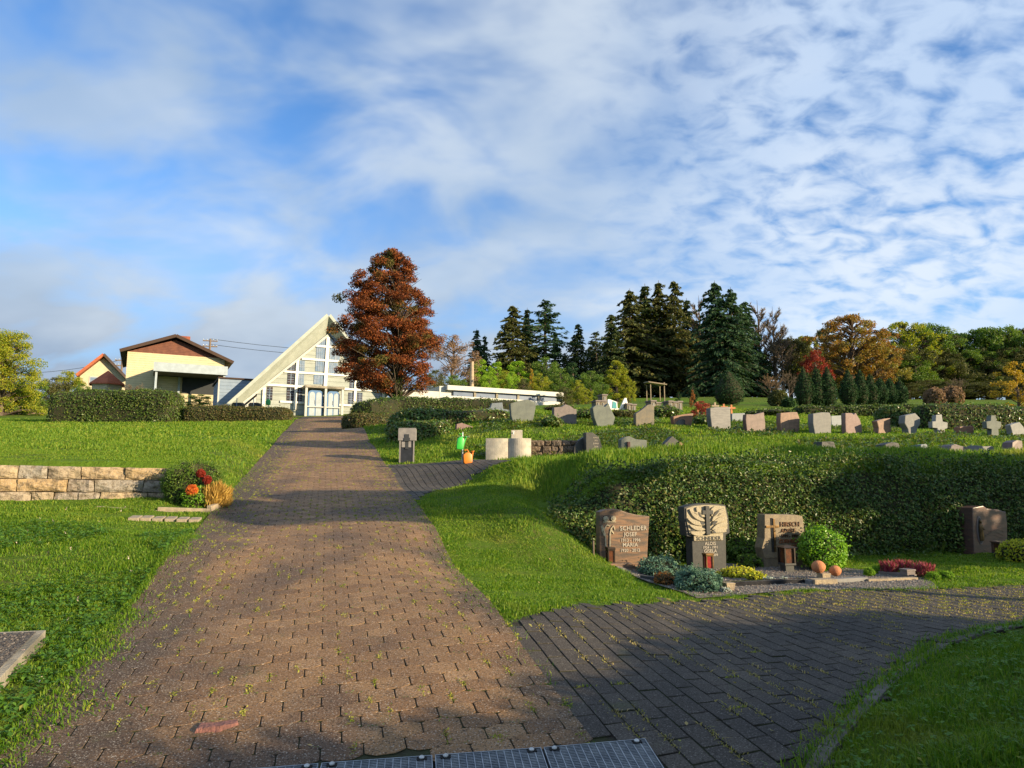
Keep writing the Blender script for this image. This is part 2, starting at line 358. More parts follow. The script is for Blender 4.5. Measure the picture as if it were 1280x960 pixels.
bn = t.N('ShaderNodeBump', ins={'Strength': .9, 'Distance': .06, 'Height': t.noise(co, 22, 5, .7)})
b = t.N('ShaderNodeBsdfPrincipled', ins={'Base Color': b3, 'Roughness': .95, 'Specular IOR Level': .1, 'Normal': bn.outputs[0]})
t.l.new(b.outputs[0], t.N('ShaderNodeOutputMaterial').inputs[0]); M['turf'] = m
g = npobj('ground', np.stack([GX.ravel(), GY.ravel(), GZ.ravel()], 1), QF, M['turf'], smooth=True); tag(g, kind='structure')

# joint bed under the paving, 8 mm above the turf
M['joint'] = solid('joint_soil_and_shade', (.020, .015, .010), (.032, .038, .012), 9, .95, .5, 60)
def sheet(name, poly, lift, mat, step=.25):
    xs = [p[0] for p in poly]; ys = [p[1] for p in poly]
    X = np.arange(min(xs), max(xs) + step, step); Y = np.arange(min(ys), max(ys) + step, step)
    bm = bmesh.new(); vs = [bm.verts.new((p[0], p[1], 0)) for p in poly]; bm.faces.new(vs)
    for arr, ax in ((X, 0), (Y, 1)):
        for c in arr[1:-1]:
            n = [0, 0, 0]; n[ax] = 1; co_ = [0, 0, 0]; co_[ax] = float(c)
            bmesh.ops.bisect_plane(bm, geom=bm.verts[:] + bm.edges[:] + bm.faces[:], plane_co=co_, plane_no=n)
    bm.verts.ensure_lookup_table()
    z = Hn([v.co.x for v in bm.verts], [v.co.y for v in bm.verts])
    for v, zz_ in zip(bm.verts, z): v.co.z = zz_ + lift
    bmesh.ops.recalc_face_normals(bm, faces=bm.faces)
    me = bpy.data.meshes.new(name); bm.to_mesh(me); bm.free(); me.materials.append(mat)
    return link(bpy.data.objects.new(name, me))
tag(sheet('path_bed', MAIN, .0115, M['joint'], .13), kind='structure')
tag(sheet('side_path_bed', CROSS, .007, M['joint'], .13), kind='structure')
tag(sheet('upper_path_bed', UPPER, .006, M['joint'], .15), kind='structure')

def pavermat(name, cols, edge, fleck=(.55, .5, .42), stain=False):
    m, t = newmat(name); co = t.N('ShaderNodeTexCoord').outputs['Object']; g = t.N('ShaderNodeNewGeometry')
    c = t.ramp(g.outputs['Random Per Island'], [(i / (len(cols) - 1), q) for i, q in enumerate(cols)])
    c = t.mix(t.sm(t.noise(co, .9, 4), .46, .66), c, edge)
    c = t.mix(t.math('MULTIPLY', t.sm(t.noise(co, 3.5, 5, .65), .5, .72), .55), c, edge)
    if stain:                                       # old tar-dark strip of algae along the left side of the path
        sp = t.N('ShaderNodeSeparateXYZ', ins={0: co}); la = t.math('ADD', t.math('ADD', sp.outputs[0], t.math('MULTIPLY', sp.outputs[1], .265)), .07)
        la = t.math('ADD', la, t.math('MULTIPLY', t.math('SUBTRACT', t.noise(co, 1.6, 5, .65), .5), 1.5))
        c = t.mix(t.math('MULTIPLY', t.sm(la, -.62, -1.02), .72), c, (.055, .042, .032)); c = t.mix(t.math('MULTIPLY', t.sm(la, 1.02, 1.35), .6), c, (.06, .048, .035))
    c = t.mix(t.math('MULTIPLY', t.sm(t.noise(co, 120, 2), .56, .70), .65), c, fleck)
    c = t.mix(t.math('MULTIPLY', t.sm(t.noise(co, 95, 2), .50, .34), .75), c, (.02, .014, .01))
    c = t.mix(t.math('MULTIPLY', t.sm(t.noise(co, 2.3, 5, .7), .60, .76), .5), c, (.07, .085, .03))
    bn = t.N('ShaderNodeBump', ins={'Strength': .75, 'Distance': .006, 'Height': t.noise(co, 130, 3, .7)})
    b = t.N('ShaderNodeBsdfPrincipled', ins={'Base Color': c, 'Roughness': .82, 'Specular IOR Level': .3, 'Normal': bn.outputs[0]})
    t.l.new(b.outputs[0], t.N('ShaderNodeOutputMaterial').inputs[0]); return m
M['paver'] = pavermat('red_brown_pavers', [(.185, .10, .045), (.24, .134, .060), (.28, .163, .073), (.215, .119, .055), (.315, .188, .09)], (.115, .07, .042), stain=True)
M['paver_grey'] = pavermat('dark_grey_pavers', [(.05, .043, .036), (.068, .058, .047), (.088, .075, .06)], (.04, .036, .032), (.25, .23, .2))
M['paver_pale'] = solid('pale_pavers', (.34, .28, .2), (.25, .21, .16), 8, .85, .5, 60)

def pave(name, poly, outline, pa, pt, stag, mat, lift=.018, rev=False, y_lim=(1.0, 34), given=None):
    """blocks in the main path's frame; every block its own little bevelled solid inside the one surface mesh"""
    xs = [p[0] for p in poly]; ys = [max(p[1], y_lim[0]) for p in poly]; V = []; Fs = []; Fq = []
    R2 = []
    c0 = Vector((pcx(0), 0, 0)); n = len(outline); out = np.array(outline)
    smax = 16; tmax = y_lim[1] * 1.06
    ti = np.arange(int(0), int(tmax / pt) + 1); si = np.arange(int(-3 / pa), int(smax / pa))
    S, Tt = np.meshgrid(si, ti); off = (Tt % 2) * stag * pa if not rev else 0 * S
    toff = 0 if not rev else (S % 2) * stag * pt
    s = (S * pa + off).ravel(); tt = (Tt * pt + toff).ravel()
    x = c0.x + PN.x * s + PD.x * tt; y = PN.y * s + PD.y * tt
    k = inpoly(x, y, poly) & (y > y_lim[0]) & (y < y_lim[1])
    # leave the drain channel free
    k &= ~inpoly(x, y, DRAIN); s, tt = s[k], tt[k]; nb = len(s)
    if given is not None:
        s, tt = given; x = c0.x + PN.x * s + PD.x * tt; y = PN.y * s + PD.y * tt; k = (y > y_lim[0]) & (y < y_lim[1]) & ~inpoly(x, y, DRAIN); s, tt = s[k], tt[k]; nb = len(s)
    jz = rng.normal(0, .0011, nb); ja = rng.normal(0, R(.8), nb); tx = rng.normal(0, .006, nb); ty = rng.normal(0, .006, nb)
    rings = []
    for sc_, dz in ((1.0, -.03), (1.0, -.0025), (.93, 0.0)):
        o = out * sc_ if sc_ == 1 else out - np.sign(out) * .0022
        lx = o[None, :, 0] * np.cos(ja)[:, None] - o[None, :, 1] * np.sin(ja)[:, None]
        ly = o[None, :, 0] * np.sin(ja)[:, None] + o[None, :, 1] * np.cos(ja)[:, None]
        ss = s[:, None] + lx; st = tt[:, None] + ly
        X = c0.x + PN.x * ss + PD.x * st; Y = PN.y * ss + PD.y * st
        Z = np.repeat(Hn(c0.x + PN.x * s + PD.x * tt, PN.y * s + PD.y * tt)[:, None], n, 1)
        # follow the slope inside the block
        e = .05; hx = (Hn(x[k] + e, y[k]) - Hn(x[k] - e, y[k])) / (2 * e); hy = (Hn(x[k], y[k] + e) - Hn(x[k], y[k] - e)) / (2 * e)
        Z = Z + hx[:, None] * (X - x[k][:, None]) + hy[:, None] * (Y - y[k][:, None]) + lift + dz + jz[:, None] + tx[:, None] * lx + ty[:, None] * ly
        rings.append(np.stack([X, Y, Z], -1))
    V = np.stack(rings, 1).reshape(-1, 3); base = (np.arange(nb) * 3 * n)[:, None]
    top = base + 2 * n + np.arange(n)[None, :]
    q = []
    for r in (0, 1):
        for i in range(n):
            j = (i + 1) % n; q.append(np.concatenate([base + r * n + i, base + r * n + j, base + (r + 1) * n + j, base + (r + 1) * n + i], 1))
    nq = len(q) * nb; o = npobj(name, V, [top, np.concatenate(q)], [mat, M['joint']], mi=[0] * nb + [1] * (nq // 2) + [0] * (nq - nq // 2)); tag(o, kind='structure'); return o, s, tt  # soil-dark block sides: dirt, and shade of the joints put into the colour
DR0 = (-1.9, 1.06); 
def frame(s, t_): return (pcx(0) + PN.x * s + PD.x * t_, PN.y * s + PD.y * t_)
# drain channel at the bottom edge of the picture, in path frame s,t
def to_st(x, y): dx = x - pcx(0); return (dx * PN.x + y * PN.y, dx * PD.x + y * PD.y)
_a = gp(345, 958); _b = gp(797, 926)
S0, T0 = to_st(_a.x, _a.y); S1, T1 = to_st(_b.x, _b.y); TD = T1 - .095
_dl = math.hypot(S1 - S0, T1 - T0); _cs, _sn = (S1 - S0) / _dl, (T1 - T0) / _dl
def dframe(s, t_): return frame(S1 + (s - S1) * _cs - (t_ - TD) * _sn, TD + (s - S1) * _sn + (t_ - TD) * _cs)
DRAIN = [dframe(S0 - .6, TD - .45), dframe(S1, TD - .45), dframe(S1, TD + .05), dframe(S0 - .6, TD + .05)]
hexo = [(.0900, -.0425), (.0900, .0425), (.081, .0515), (.042, .0725), (-.042, .0725), (-.081, .0515), (-.0900, .0425), (-.0900, -.0425), (-.081, -.0515), (-.042, -.0725), (.042, -.0725), (.081, -.0515)]
hexo = [(a, b) for a, b in hexo]
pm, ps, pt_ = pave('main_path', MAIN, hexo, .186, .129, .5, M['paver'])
hs_ = np.arange(0, 280); hs_ = hs_[hs_ % 2 == 0] * .129
half = [(.044, -.060), (.044, .060), (-.043, .057), (-.043, -.057)]
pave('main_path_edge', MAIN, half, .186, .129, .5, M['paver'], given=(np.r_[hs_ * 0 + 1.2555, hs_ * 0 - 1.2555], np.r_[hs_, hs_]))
rect = [(.052, -.105), (.052, .105), (-.052, .105), (-.052, -.105)]
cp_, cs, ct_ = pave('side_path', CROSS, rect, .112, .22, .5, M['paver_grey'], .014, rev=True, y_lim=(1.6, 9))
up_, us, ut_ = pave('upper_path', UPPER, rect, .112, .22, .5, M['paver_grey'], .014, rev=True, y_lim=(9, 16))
# the path beyond the crest, plain
tag(sheet('forecourt', [(pcx(33.9) - 1.34, 33.9), (pcx(33.9) + 1.34, 33.9), (pcx(46) + 1.4, 46), (-11, 51), (-16.5, 49), (pcx(46) - 1.4, 46)], .016, M['paver'], .5), kind='structure')

# ---------------------------------------------------------------- blades of grass, joint tufts
def blades(name, x, y, h, w, mat, lean=.35, z=None, wide=False):
    n = len(x); z = Hn(x, y) if z is None else z
    a = rng.uniform(0, 2 * np.pi, n); la = rng.uniform(0, 2 * np.pi, n); ln = np.abs(rng.normal(0, lean, n)) * h
    dx = np.cos(a) * w / 2; dy = np.sin(a) * w / 2; lx = np.cos(la) * ln; ly = np.sin(la) * ln
    z = z - .004
    V = np.stack([np.stack([x - dx, y - dy, z], 1), np.stack([x + dx, y + dy, z], 1),
                  np.stack([x + dx * .75 + lx * .35, y + dy * .75 + ly * .35, z + h * .6], 1), np.stack([x - dx * .75 + lx * .35, y - dy * .75 + ly * .35, z + h * .6], 1),
                  np.stack([x + lx, y + ly, z + h * (1 - .3 * np.clip(ln / h, 0, 1))], 1)], 1).reshape(-1, 3)
    b = (np.arange(n) * 5)[:, None]
    return npobj(name, V, [b + np.array([[0, 1, 2, 3]]), b + np.array([[3, 2, 4]])], mat)
def rosettes(name, x, y, size, mat, nl=3, h=.03, tilt=.45, z=None):
    """little groups of broad leaves"""
    n = len(x); z = (Hn(x, y) if z is None else z) + h * rng.uniform(.4, 1.3, n); Vs = []
    a0 = rng.uniform(0, 6.28, n)
    for k in range(nl):
        a = a0 + k * 6.283 / nl + rng.normal(0, .2, n); s = size * rng.uniform(.7, 1.25, n); tl = rng.normal(0, tilt, n) * s
        ca, sa = np.cos(a), np.sin(a)
        Vs.append(np.stack([np.stack([x, y, z], 1),
            np.stack([x + ca * s * .6 - sa * s * .42, y + sa * s * .6 + ca * s * .42, z + tl * .6 + .1 * s], 1),
            np.stack([x + ca * s * 1.1, y + sa * s * 1.1, z + tl], 1),
            np.stack([x + ca * s * .6 + sa * s * .42, y + sa * s * .6 - ca * s * .42, z + tl * .6 + .1 * s], 1)], 1))
    V = np.stack(Vs, 1).reshape(-1, 3); b = (np.arange(n * nl) * 4)[:, None]
    return npobj(name, V, b + np.array([[0, 1, 2, 3]]), mat)
def vnoise(x, y, f, seed=0):
    o = np.zeros(len(x)); r = np.random.default_rng(seed)
    for k in range(7):
        th = r.uniform(0, 6.28); ff = f * r.uniform(.6, 1.8); o += np.sin((x * np.cos(th) + y * np.sin(th)) * ff + r.uniform(0, 6.28))
    return o / 7 * 1.6
def inview(x, y, pad=1.0): return (y > 1.5) & (np.abs(x) < .745 * y + pad)
def edge_d(x, y):
    """roughly: distance outside the main path edge (negative on the path)"""
    return np.abs(x - (-.07 - .265 * y)) - 1.34
def grass_ok(x, y, j=.05):
    jx = rng.normal(0, j, len(x)); jy = rng.normal(0, j, len(x)); X = x + jx; Yy = y + jy
    k = ~(inpoly(X, Yy, MAIN) | inpoly(X, Yy, CROSS) | inpoly(X, Yy, UPPER) | inpoly(X, Yy, BED))
    beh = y - (WALL_R[1] + WK * (x - WALL_R[0]))
    k &= ~((x < WALL_R[0] + .05) & (beh > -.06) & (beh < .34))
    k &= ~((x > 12) & (y < 9)); return k
def scatter(x0, x1, y0, y1, dens):
    n = int((x1 - x0) * (y1 - y0) * dens); return rng.uniform(x0, x1, n), rng.uniform(y0, y1, n)
for i, (y0, y1, d, hh, ww) in enumerate([(2.0, 5, 11000, .036, .0046), (5, 8, 9500, .026, .0066), (8, 12, 4600, .030, .0098), (12, 18, 1100, .045, .017), (18, 36, 320, .06, .035)]):
    x, y = scatter(-.745 * y1 - .5, .745 * y1 + .5, y0, y1, d); k = inview(x, y, .4); x, y = x[k], y[k]
    k = grass_ok(x, y); x, y = x[k], y[k]
    if i >= 3: k = edge_d(x, y) > -.02; x, y = x[k], y[k]
    v = vnoise(x, y, 3.2, 3); k = rng.uniform(0, 1, len(x)) < np.clip(.80 + v * .6, .12, 1); x, y = x[k], y[k]
    v = vnoise(x, y, 9, 9); v2 = vnoise(x, y, 1.6, 12)
    h = hh * np.clip(1 + v * .7 + v2 * .5, .3, 2.6) * rng.uniform(.55, 1.35, len(x))
    # mown lawn on the left above the wall and on the knoll stays short
    w = ww * rng.uniform(.7, 1.3, len(x))
    tag(blades('grass', x, y, h, w, M['blade'] if i < 2 else M['blade_far'], .75), 'short green grass growing on the lawns and the knoll beside the paths', 'grass', kind='stuff')
# clover and broad-leaved weeds
x, y = scatter(-6.5, -1.2, 2.8, 8.6, 620); k = grass_ok(x, y, .03) & inview(x, y) & (vnoise(x, y, 1.6, 5) > -.15); x, y = x[k], y[k]
tag(rosettes('clover', x, y, .026, M['clover'], 3, .045), 'dark green clover leaves in the near left lawn', 'clover', kind='stuff')
x, y = scatter(.6, 6, 2.0, 6.2, 230); k = grass_ok(x, y, .03) & inview(x, y) & (y < 6) & (vnoise(x, y, 2.6, 6) > -.3); x, y = x[k], y[k]
tag(rosettes('weeds', x, y, .019, M['clover'], 4, .035), 'broad-leaved weeds in the shaded lawn at the lower right', 'weeds', kind='stuff')
x, y = scatter(-5.5, -1.2, 3.5, 8.6, 3.2); k = grass_ok(x, y, .03) & inview(x, y); x, y = x[k], y[k]
x2, y2 = scatter(.8, 6, 2.6, 6, 1.5); k = grass_ok(x2, y2, .03); x = np.r_[x, x2[k]]; y = np.r_[y, y2[k]]
M['cloverflower'] = solid('clover_flower', (.5, .34, .30), (.55, .48, .35), 30, .8)
tag(rosettes('clover_flowers', x, y, .011, M['cloverflower'], 6, .07, 1.0), 'pale pink clover flower heads dotted through the lawn', 'flowers', kind='stuff')
# fallen leaves in the lawn and on the path
x, y = scatter(-6, 6, 2.4, 11, 3.5); k = inview(x, y); x, y = x[k], y[k]
tag(rosettes('fallen_leaves', x, y, .022, M['drytuft'], 1, .03, .5), 'small dry fallen leaves lying on paving and lawn', 'leaves', kind='stuff')
# tufts in the joints of the main path: they sit at block corners, more of them along both edges
def tufts(name, s, t_, per, spread, h, w, mat, label, lean=1.0):
    n = len(s); s = np.repeat(s, per) + rng.normal(0, spread[0], n * per); t_ = np.repeat(t_, per) + rng.normal(0, spread[1], n * per)
    x = pcx(0) + PN.x * s + PD.x * t_; y = PN.y * s + PD.y * t_
    tag(blades(name, x, y, h * rng.uniform(.5, 1.5, n * per), w * rng.uniform(.7, 1.4, n * per), mat, lean, z=Hn(x, y) + .014), label, 'grass', kind='stuff')
x_ = pcx(0) + PN.x * ps + PD.x * pt_; y_ = PN.y * ps + PD.y * pt_; lat = np.abs(ps)
pr = .10 + .42 * smooth(vnoise(x_, y_, 1.7, 21), .0, .7) + .45 * np.exp(-((lat - .92) / .16) ** 2) * smooth(y_, 3, 5) + .35 * smooth(lat, 1.05, 1.3) + .10 * np.exp(-((lat - .35) / .12) ** 2)
pr = pr * (1 + .5 * smooth(y_, 4.5, 6.5)) * (1 - .6 * smooth(y_, 14, 24)); k = rng.uniform(0, 1, len(ps)) < pr
tufts('joint_grass', ps[k] + rng.choice([.093, .093, .05], k.sum()), pt_[k] + rng.uniform(-.02, .08, k.sum()), 40, (.012, .036), .013, .011, M['jointgrass'], 'yellow green moss and grass in the joints of the red brown path')
k = rng.uniform(0, 1, len(ps)) < .40; k &= y_ < 12
tufts('joint_moss', ps[k] + .06, pt_[k] + .07, 22, (.03, .006), .009, .009, M['clover'], 'low dark moss in the joints of the red brown path')
x_ = pcx(0) + PN.x * cs + PD.x * ct_; y_ = PN.y * cs + PD.y * ct_
pr = .25 + .75 * smooth(x_ * .25 + y_, 5.9, 6.9); k = rng.uniform(0, 1, len(cs)) < pr
tufts('dry_joint_grass', cs[k] + .056, ct_[k], 34, (.016, .06), .014, .0065, M['drytuft'], 'straw coloured dry grass tufts in the joints of the grey side path', 1.3)
k = rng.uniform(0, 1, len(cs)) < .05 + .5 * smooth(x_ * .25 + y_, 6.2, 7.2)
tufts('side_joint_grass', cs[k], ct_[k] + .11, 18, (.03, .007), .015, .007, M['jointgrass'], 'green grass in the joints of the grey side path')
# creeping grass over both edges of the main path
n = 3600; yy = rng.uniform(2.4, 14, n); sd = rng.choice([-1, 1], n); xx = -.07 - .265 * yy + sd * (1.34 - np.abs(rng.normal(0, .11, n)) * (1.2 + vnoise(yy, yy * 0, 3, 31)))
k = ~((sd > 0) & (yy < 5.1)) & ~((sd > 0) & (yy > 10) & (yy < 14.5)); xx, yy = xx[k], yy[k]
tag(blades('edge_grass', xx, yy, .03 * rng.uniform(.5, 1.5, len(xx)), .006 * rng.uniform(.8, 1.4, len(xx)), M['blade'], 1.1, z=Hn(xx, yy) + .012), 'grass creeping over the edges of the red brown path', 'grass', kind='stuff')
n = 2600; u = rng.uniform(0, 1, n)
ex = []; 
low_edge = CROSS[2:7]; seg = rng.integers(0, len(low_edge) - 1, n); A_ = np.array(low_edge); xx = A_[seg, 0] * (1 - u) + A_[seg + 1, 0] * u + rng.normal(0, .05, n); yy = A_[seg, 1] * (1 - u) + A_[seg + 1, 1] * u + rng.normal(0, .05, n)
tag(blades('kerb_grass', xx, yy, .04 * rng.uniform(.5, 1.5, n), .006 * rng.uniform(.8, 1.4, n), M['blade'], .9, z=Hn(xx, yy) + .012), 'grass leaning over the kerb of the grey side path', 'grass', kind='stuff')
# narrow kerb along the lower edge of the side path
mb = MB()
for a_, b_ in zip(low_edge[:-1], low_edge[1:]):
    L = math.dist(a_, b_); nseg = max(1, int(L / .5))
    for i in range(nseg):
        p = [a_[j] + (b_[j] - a_[j]) * i / nseg for j in (0, 1)]; q = [a_[j] + (b_[j] - a_[j]) * (i + 1) / nseg for j in (0, 1)]
        d = Vector((q[0] - p[0], q[1] - p[1], 0)).normalized(); nn = Vector((d.y, -d.x, 0)) * .06
        z1, z2 = H(*p), H(*q)
        mb.slab([(p[0] + d.x * .005, p[1] + d.y * .005, z1 + .022), (q[0] - d.x * .005, q[1] - d.y * .005, z2 + .022), (q[0] + nn.x, q[1] + nn.y, z2 + .022), (p[0] + nn.x, p[1] + nn.y, z1 + .022)], (0, 0, -.12))
tag(mb.build('kerb', solid('kerb_concrete', (.13, .12, .10), (.08, .075, .06), 12, .9, .5, 60), bevel=.004), kind='structure')

# grass and moss creeping from the left lawn over the first rows of blocks, in ragged tongues
n = 9000; yy = rng.uniform(2.2, 7.5, n); tong = .04 + .26 * np.clip(vnoise(yy, yy * 0, 6, 77) + .1, 0, 1.5) + .14 * smooth(-yy, -4.2, -2.6)
xx = -.07 - .265 * yy - 1.36 + np.abs(rng.normal(0, .6, n)) * tong
tag(blades('creeping_grass', xx, yy, .028 * rng.uniform(.5, 1.6, n), .006 * rng.uniform(.8, 1.4, n), M['blade'], 1.0, z=Hn(xx, yy) + .014), 'ragged tongues of grass creeping from the left lawn over the path', 'grass', kind='stuff')
# ================================================================ drain grating, walls, slabs
M['steel'] = solid('galvanised_steel', (.40, .43, .45), (.28, .31, .34), 20, .45, .2, 80, metal=.7)
M['void'] = solid('dark_pit', (.012, .012, .012), None, rough=1)
M['white_bolt'] = solid('pale_bolt', (.55, .56, .55), (.35, .35, .33), 60, .5)
M['concrete'] = solid('concrete', (.30, .27, .21), (.20, .18, .14), 5, .9, .5, 50, c3=(.14, .13, .10), s3=2)
M['aggregate'] = solid('exposed_aggregate', (.10, .085, .07), (.035, .03, .027), 70, .85, 1.0, 60, sharp=(.45, .55), c3=(.2, .18, .15), s3=90)
def fz(s, t_): x, y = dframe(s, t_); return x, y, H(x, y)
pw = .475; gl = .40
sb = [S1 - pw * i for i in range(5)]
mb = MB(); p = [fz(S0 - .6, TD - gl - .02), fz(S1 + .02, TD - gl - .02), fz(S1 + .02, TD + .02), fz(S0 - .6, TD + .02)]
mb.slab([(a, b, c + .013) for a, b, c in p], (0, 0, -.08)); tag(mb.build('drain_channel', M['void']), kind='structure')
def plabel(i): return ['rightmost steel grating panel of the drain, ending beside the grey side path', 'second steel grating panel from the right end of the drain', 'third steel grating panel from the right end of the drain', 'leftmost steel grating panel of the drain, cut by the bottom of the picture'][i]
ang = math.atan2(PN.y, PN.x)
angD = ang + math.atan2(_sn, _cs)
for i in range(4):
    s1 = sb[i] - .006; s0 = sb[i + 1] + .006; x0, y0, z0 = fz(s0, TD - gl)
    root = empty('drain_grating', (x0, y0, z0 + .022), angD, plabel(i), 'drain grating', 'steel gratings over the drain channel')
    zc = fz(s1, TD - gl)[2]; zf = fz(s0, TD)[2]; root.location.z += .012; root.rotation_euler = (math.atan((zf - z0) / gl), -math.atan((zc - z0) / (s1 - s0)), angD)
    w = s1 - s0; f = MB()
    for b in ((0, w, 0, .004), (0, w, gl - .004, gl), (0, .004, .006, gl - .006), (w - .004, w, .006, gl - .006)): f.box(b[0], b[1], b[2], b[3], -.012, .010)
    f.build('frame', M['steel'], root)
    f = MB(); n = int(w / .033)
    for k in range(1, n): x = w * k / n; f.box(x - .0016, x + .0016, .005, gl - .005, -.012, .009)
    f.build('bearing_bars', M['steel'], root)
    f = MB(); n = int(gl / .0125)
    for k in range(1, n): y = gl * k / n; f.box(.005, w - .005, y - .0014, y + .0014, -.003, .0075)
    f.build('cross_bars', M['steel'], root)
    for x in (.045, w - .045):
        c = MB().box(x - .022, x + .022, gl - .035, gl - .006, -.002, .011); cl = c.build('clamp', M['void'], root)
        MB().lathe([(0, .0005), (.011, 0), (.012, .004), (.008, .008), (0, .009)], 10, (x, gl - .02, .0115)).build('bolt', M['white_bolt'], cl, smooth=True)

# a broken pink sandstone cobble set into the path
q = gp(272, 914); mb = MB(); mb.add([(-.10, -.045, .0), (.02, -.06, 0), (.105, -.02, 0), (.09, .05, 0), (-.02, .04, 0), (-.09, .05, 0), (-.09, -.035, .026), (.02, -.045, .034), (.09, -.015, .03), (.08, .04, .032), (-.02, .03, .028), (-.08, .04, .03)],
    [(6, 7, 8, 9, 10, 11)] + [(i, (i + 1) % 6, (i + 1) % 6 + 6, i + 6) for i in range(6)])
o = mb.build('cobble', solid('pink_sandstone', (.30, .13, .10), (.17, .08, .065), 30, .9, .8, 60), bevel=.004, loc=(q.x, q.y, q.z), rz=ang); tag(o, 'broken pink sandstone patch set into the near edge of the brown path', 'stone')

# slab with exposed aggregate at the left edge
e1, e2_, e3 = gp(56, 806), gp(0, 866), gp(-60, 800)
base = e1
root = empty('grave_cover_slab', (e1.x, e1.y, e1.z), 0, 'concrete slab with dark pebble top at the left edge of the lawn', 'slab')
d1 = Vector((e2_.x - e1.x, e2_.y - e1.y, 0)).normalized(); d2 = Vector((-PN.x, -PN.y, 0)); 
top = .085; poly = [Vector((0, 0, top)), d2 * 1.3 + Vector((0, 0, top + .01)), d2 * 1.3 + d1 * 1.0 + Vector((0, 0, top - .10)), d1 * 1.0 + Vector((0, 0, top - .12))]
MB().slab(poly, (0, 0, -.16)).build('concrete_edge', M['concrete'], root, bevel=.004)
c = sum(poly, Vector()) / 4; ins = [c + (v - c) * .93 + Vector((0, 0, .004)) for v in poly]
pebn = 2600; uu, vv = rng.uniform(0.02, .98, (2, pebn)); V = []
mb = MB().slab(ins, (0, 0, -.01)); mb.build('aggregate_top', M['aggregate'], root)
PV = []; 
pts = np.array([(ins[0] * (1 - a) * (1 - b) + ins[1] * a * (1 - b) + ins[2] * a * b + ins[3] * (1 - a) * b)[:] for a, b in zip(uu, vv)])
rr = rng.uniform(.006, .013, pebn); octv = np.array([(1, 0, 0), (0, 1, 0), (-1, 0, 0), (0, -1, 0), (0, 0, .7), (0, 0, -.3)]); octf = np.array([(0, 1, 4), (1, 2, 4), (2, 3, 4), (3, 0, 4)])
rot = rng.uniform(0, 6.28, pebn); ca, sa = np.cos(rot), np.sin(rot)
ov = octv[None] * rr[:, None, None]; ovx = ov[..., 0] * ca[:, None] - ov[..., 1] * sa[:, None]; ovy = ov[..., 0] * sa[:, None] + ov[..., 1] * ca[:, None]
V = np.stack([ovx, ovy, ov[..., 2]], -1) + pts[:, None]
M['pebble'] = leafmat('pebbles', [(.03, .027, .025), (.06, .05, .045), (.12, .10, .085), (.2, .18, .16)], .7, 0)
npobj('pebbles', V.reshape(-1, 3), (np.arange(pebn) * 6)[:, None, None] * 1 + octf[None] if False else ((np.arange(pebn) * 6)[:, None, None] + octf[None]).reshape(-1, 3), M['pebble'], root)['kind'] = 'stuff'

# rough granite retaining wall, three courses
def stonemat(name, cols, flk=None):
    m, t = newmat(name); co = t.N('ShaderNodeTexCoord').outputs['Object']; g = t.N('ShaderNodeNewGeometry')
    c = t.ramp(g.outputs['Random Per Island'], [(i / (len(cols) - 1), q) for i, q in enumerate(cols)])
    c = t.mix(t.math('MULTIPLY', t.sm(t.noise(co, 14, 6, .7), .46, .62), .8), c, flk or (.12, .09, .06))
    c = t.mix(t.math('MULTIPLY', t.sm(t.noise(co, 60, 3, .7), .5, .7), .5), c, (.5, .44, .34))
    bn = t.N('ShaderNodeBump', ins={'Strength': .9, 'Distance': .03, 'Height': t.noise(co, 26, 6, .7)})
    b = t.N('ShaderNodeBsdfPrincipled', ins={'Base Color': c, 'Roughness': .9, 'Specular IOR Level': .25, 'Normal': bn.outputs[0]})
    t.l.new(b.outputs[0], t.N('ShaderNodeOutputMaterial').inputs[0]); return m
M['wallstone'] = stonemat('granite_blocks', [(.36, .25, .13), (.42, .32, .19), (.27, .23, .19), (.30, .27, .22), (.40, .27, .13)])
def rough_blocks(name, x0, x1, z0, hs, depth, mat, wmin=.22, wmax=.52, seed=3, rough=.020, parent=None, taper=None):
    r = random.Random(seed); mbm = bmesh.new(); z = z0
    for ci, h in enumerate(hs):
        x = x0 + (r.random() * .2 if ci else 0)
        if ci: x = x0
        while x < x1 - .05:
            w = min(r.uniform(wmin, wmax), x1 - x)
            if x1 - (x + w) < .12: w = x1 - x
            zt = z + h
            b = bmesh.new(); bmesh.ops.create_cube(b, size=1)
            dy = r.uniform(-.02, .02)
            for v in b.verts: v.co = Vector((x + .006 + (v.co.x + .5) * (w - .012), dy + (v.co.y + .5) * depth, z + .004 + (v.co.z + .5) * (h - .008)))
            bmesh.ops.subdivide_edges(b, edges=b.edges[:], cuts=5, use_grid_fill=True); b.normal_update()
            off = Vector((r.random() * 90, r.random() * 90, 0))
            for v in b.verts:
                q_ = v.co + off; k = mnoise.noise(q_ * 7) * rough + mnoise.noise(q_ * 19) * rough * .55
                edge = min(v.co.x - x, x + w - v.co.x, v.co.z - z, zt - v.co.z)
                if v.co.y < depth * .5: v.co.y += k * 1.3 + (.022 * max(0, 1 - edge / .035))
                v.co.z += k * .25; v.co.x += k * .2
            me = bpy.data.meshes.new('t'); b.to_mesh(me); b.free(); mbm.from_mesh(me); bpy.data.meshes.remove(me); x += w
        z += h
    me = bpy.data.meshes.new(name); mbm.to_mesh(me); mbm.free(); me.materials.append(mat)
    return link(bpy.data.objects.new(name, me), parent)
wz = 1.775; wl = 5.2; wa = math.atan(WK)
o = rough_blocks('stone_wall', -wl, 0, -.485, [.15, .165, .17], .27, M['wallstone'], .15, .62, seed=5, rough=.032)
o.location = (WALL_R[0], WALL_R[1], wz); o.rotation_euler = (0, R(.9), wa); tag(o, 'low retaining wall of rough tan granite blocks on the left lawn', 'wall')
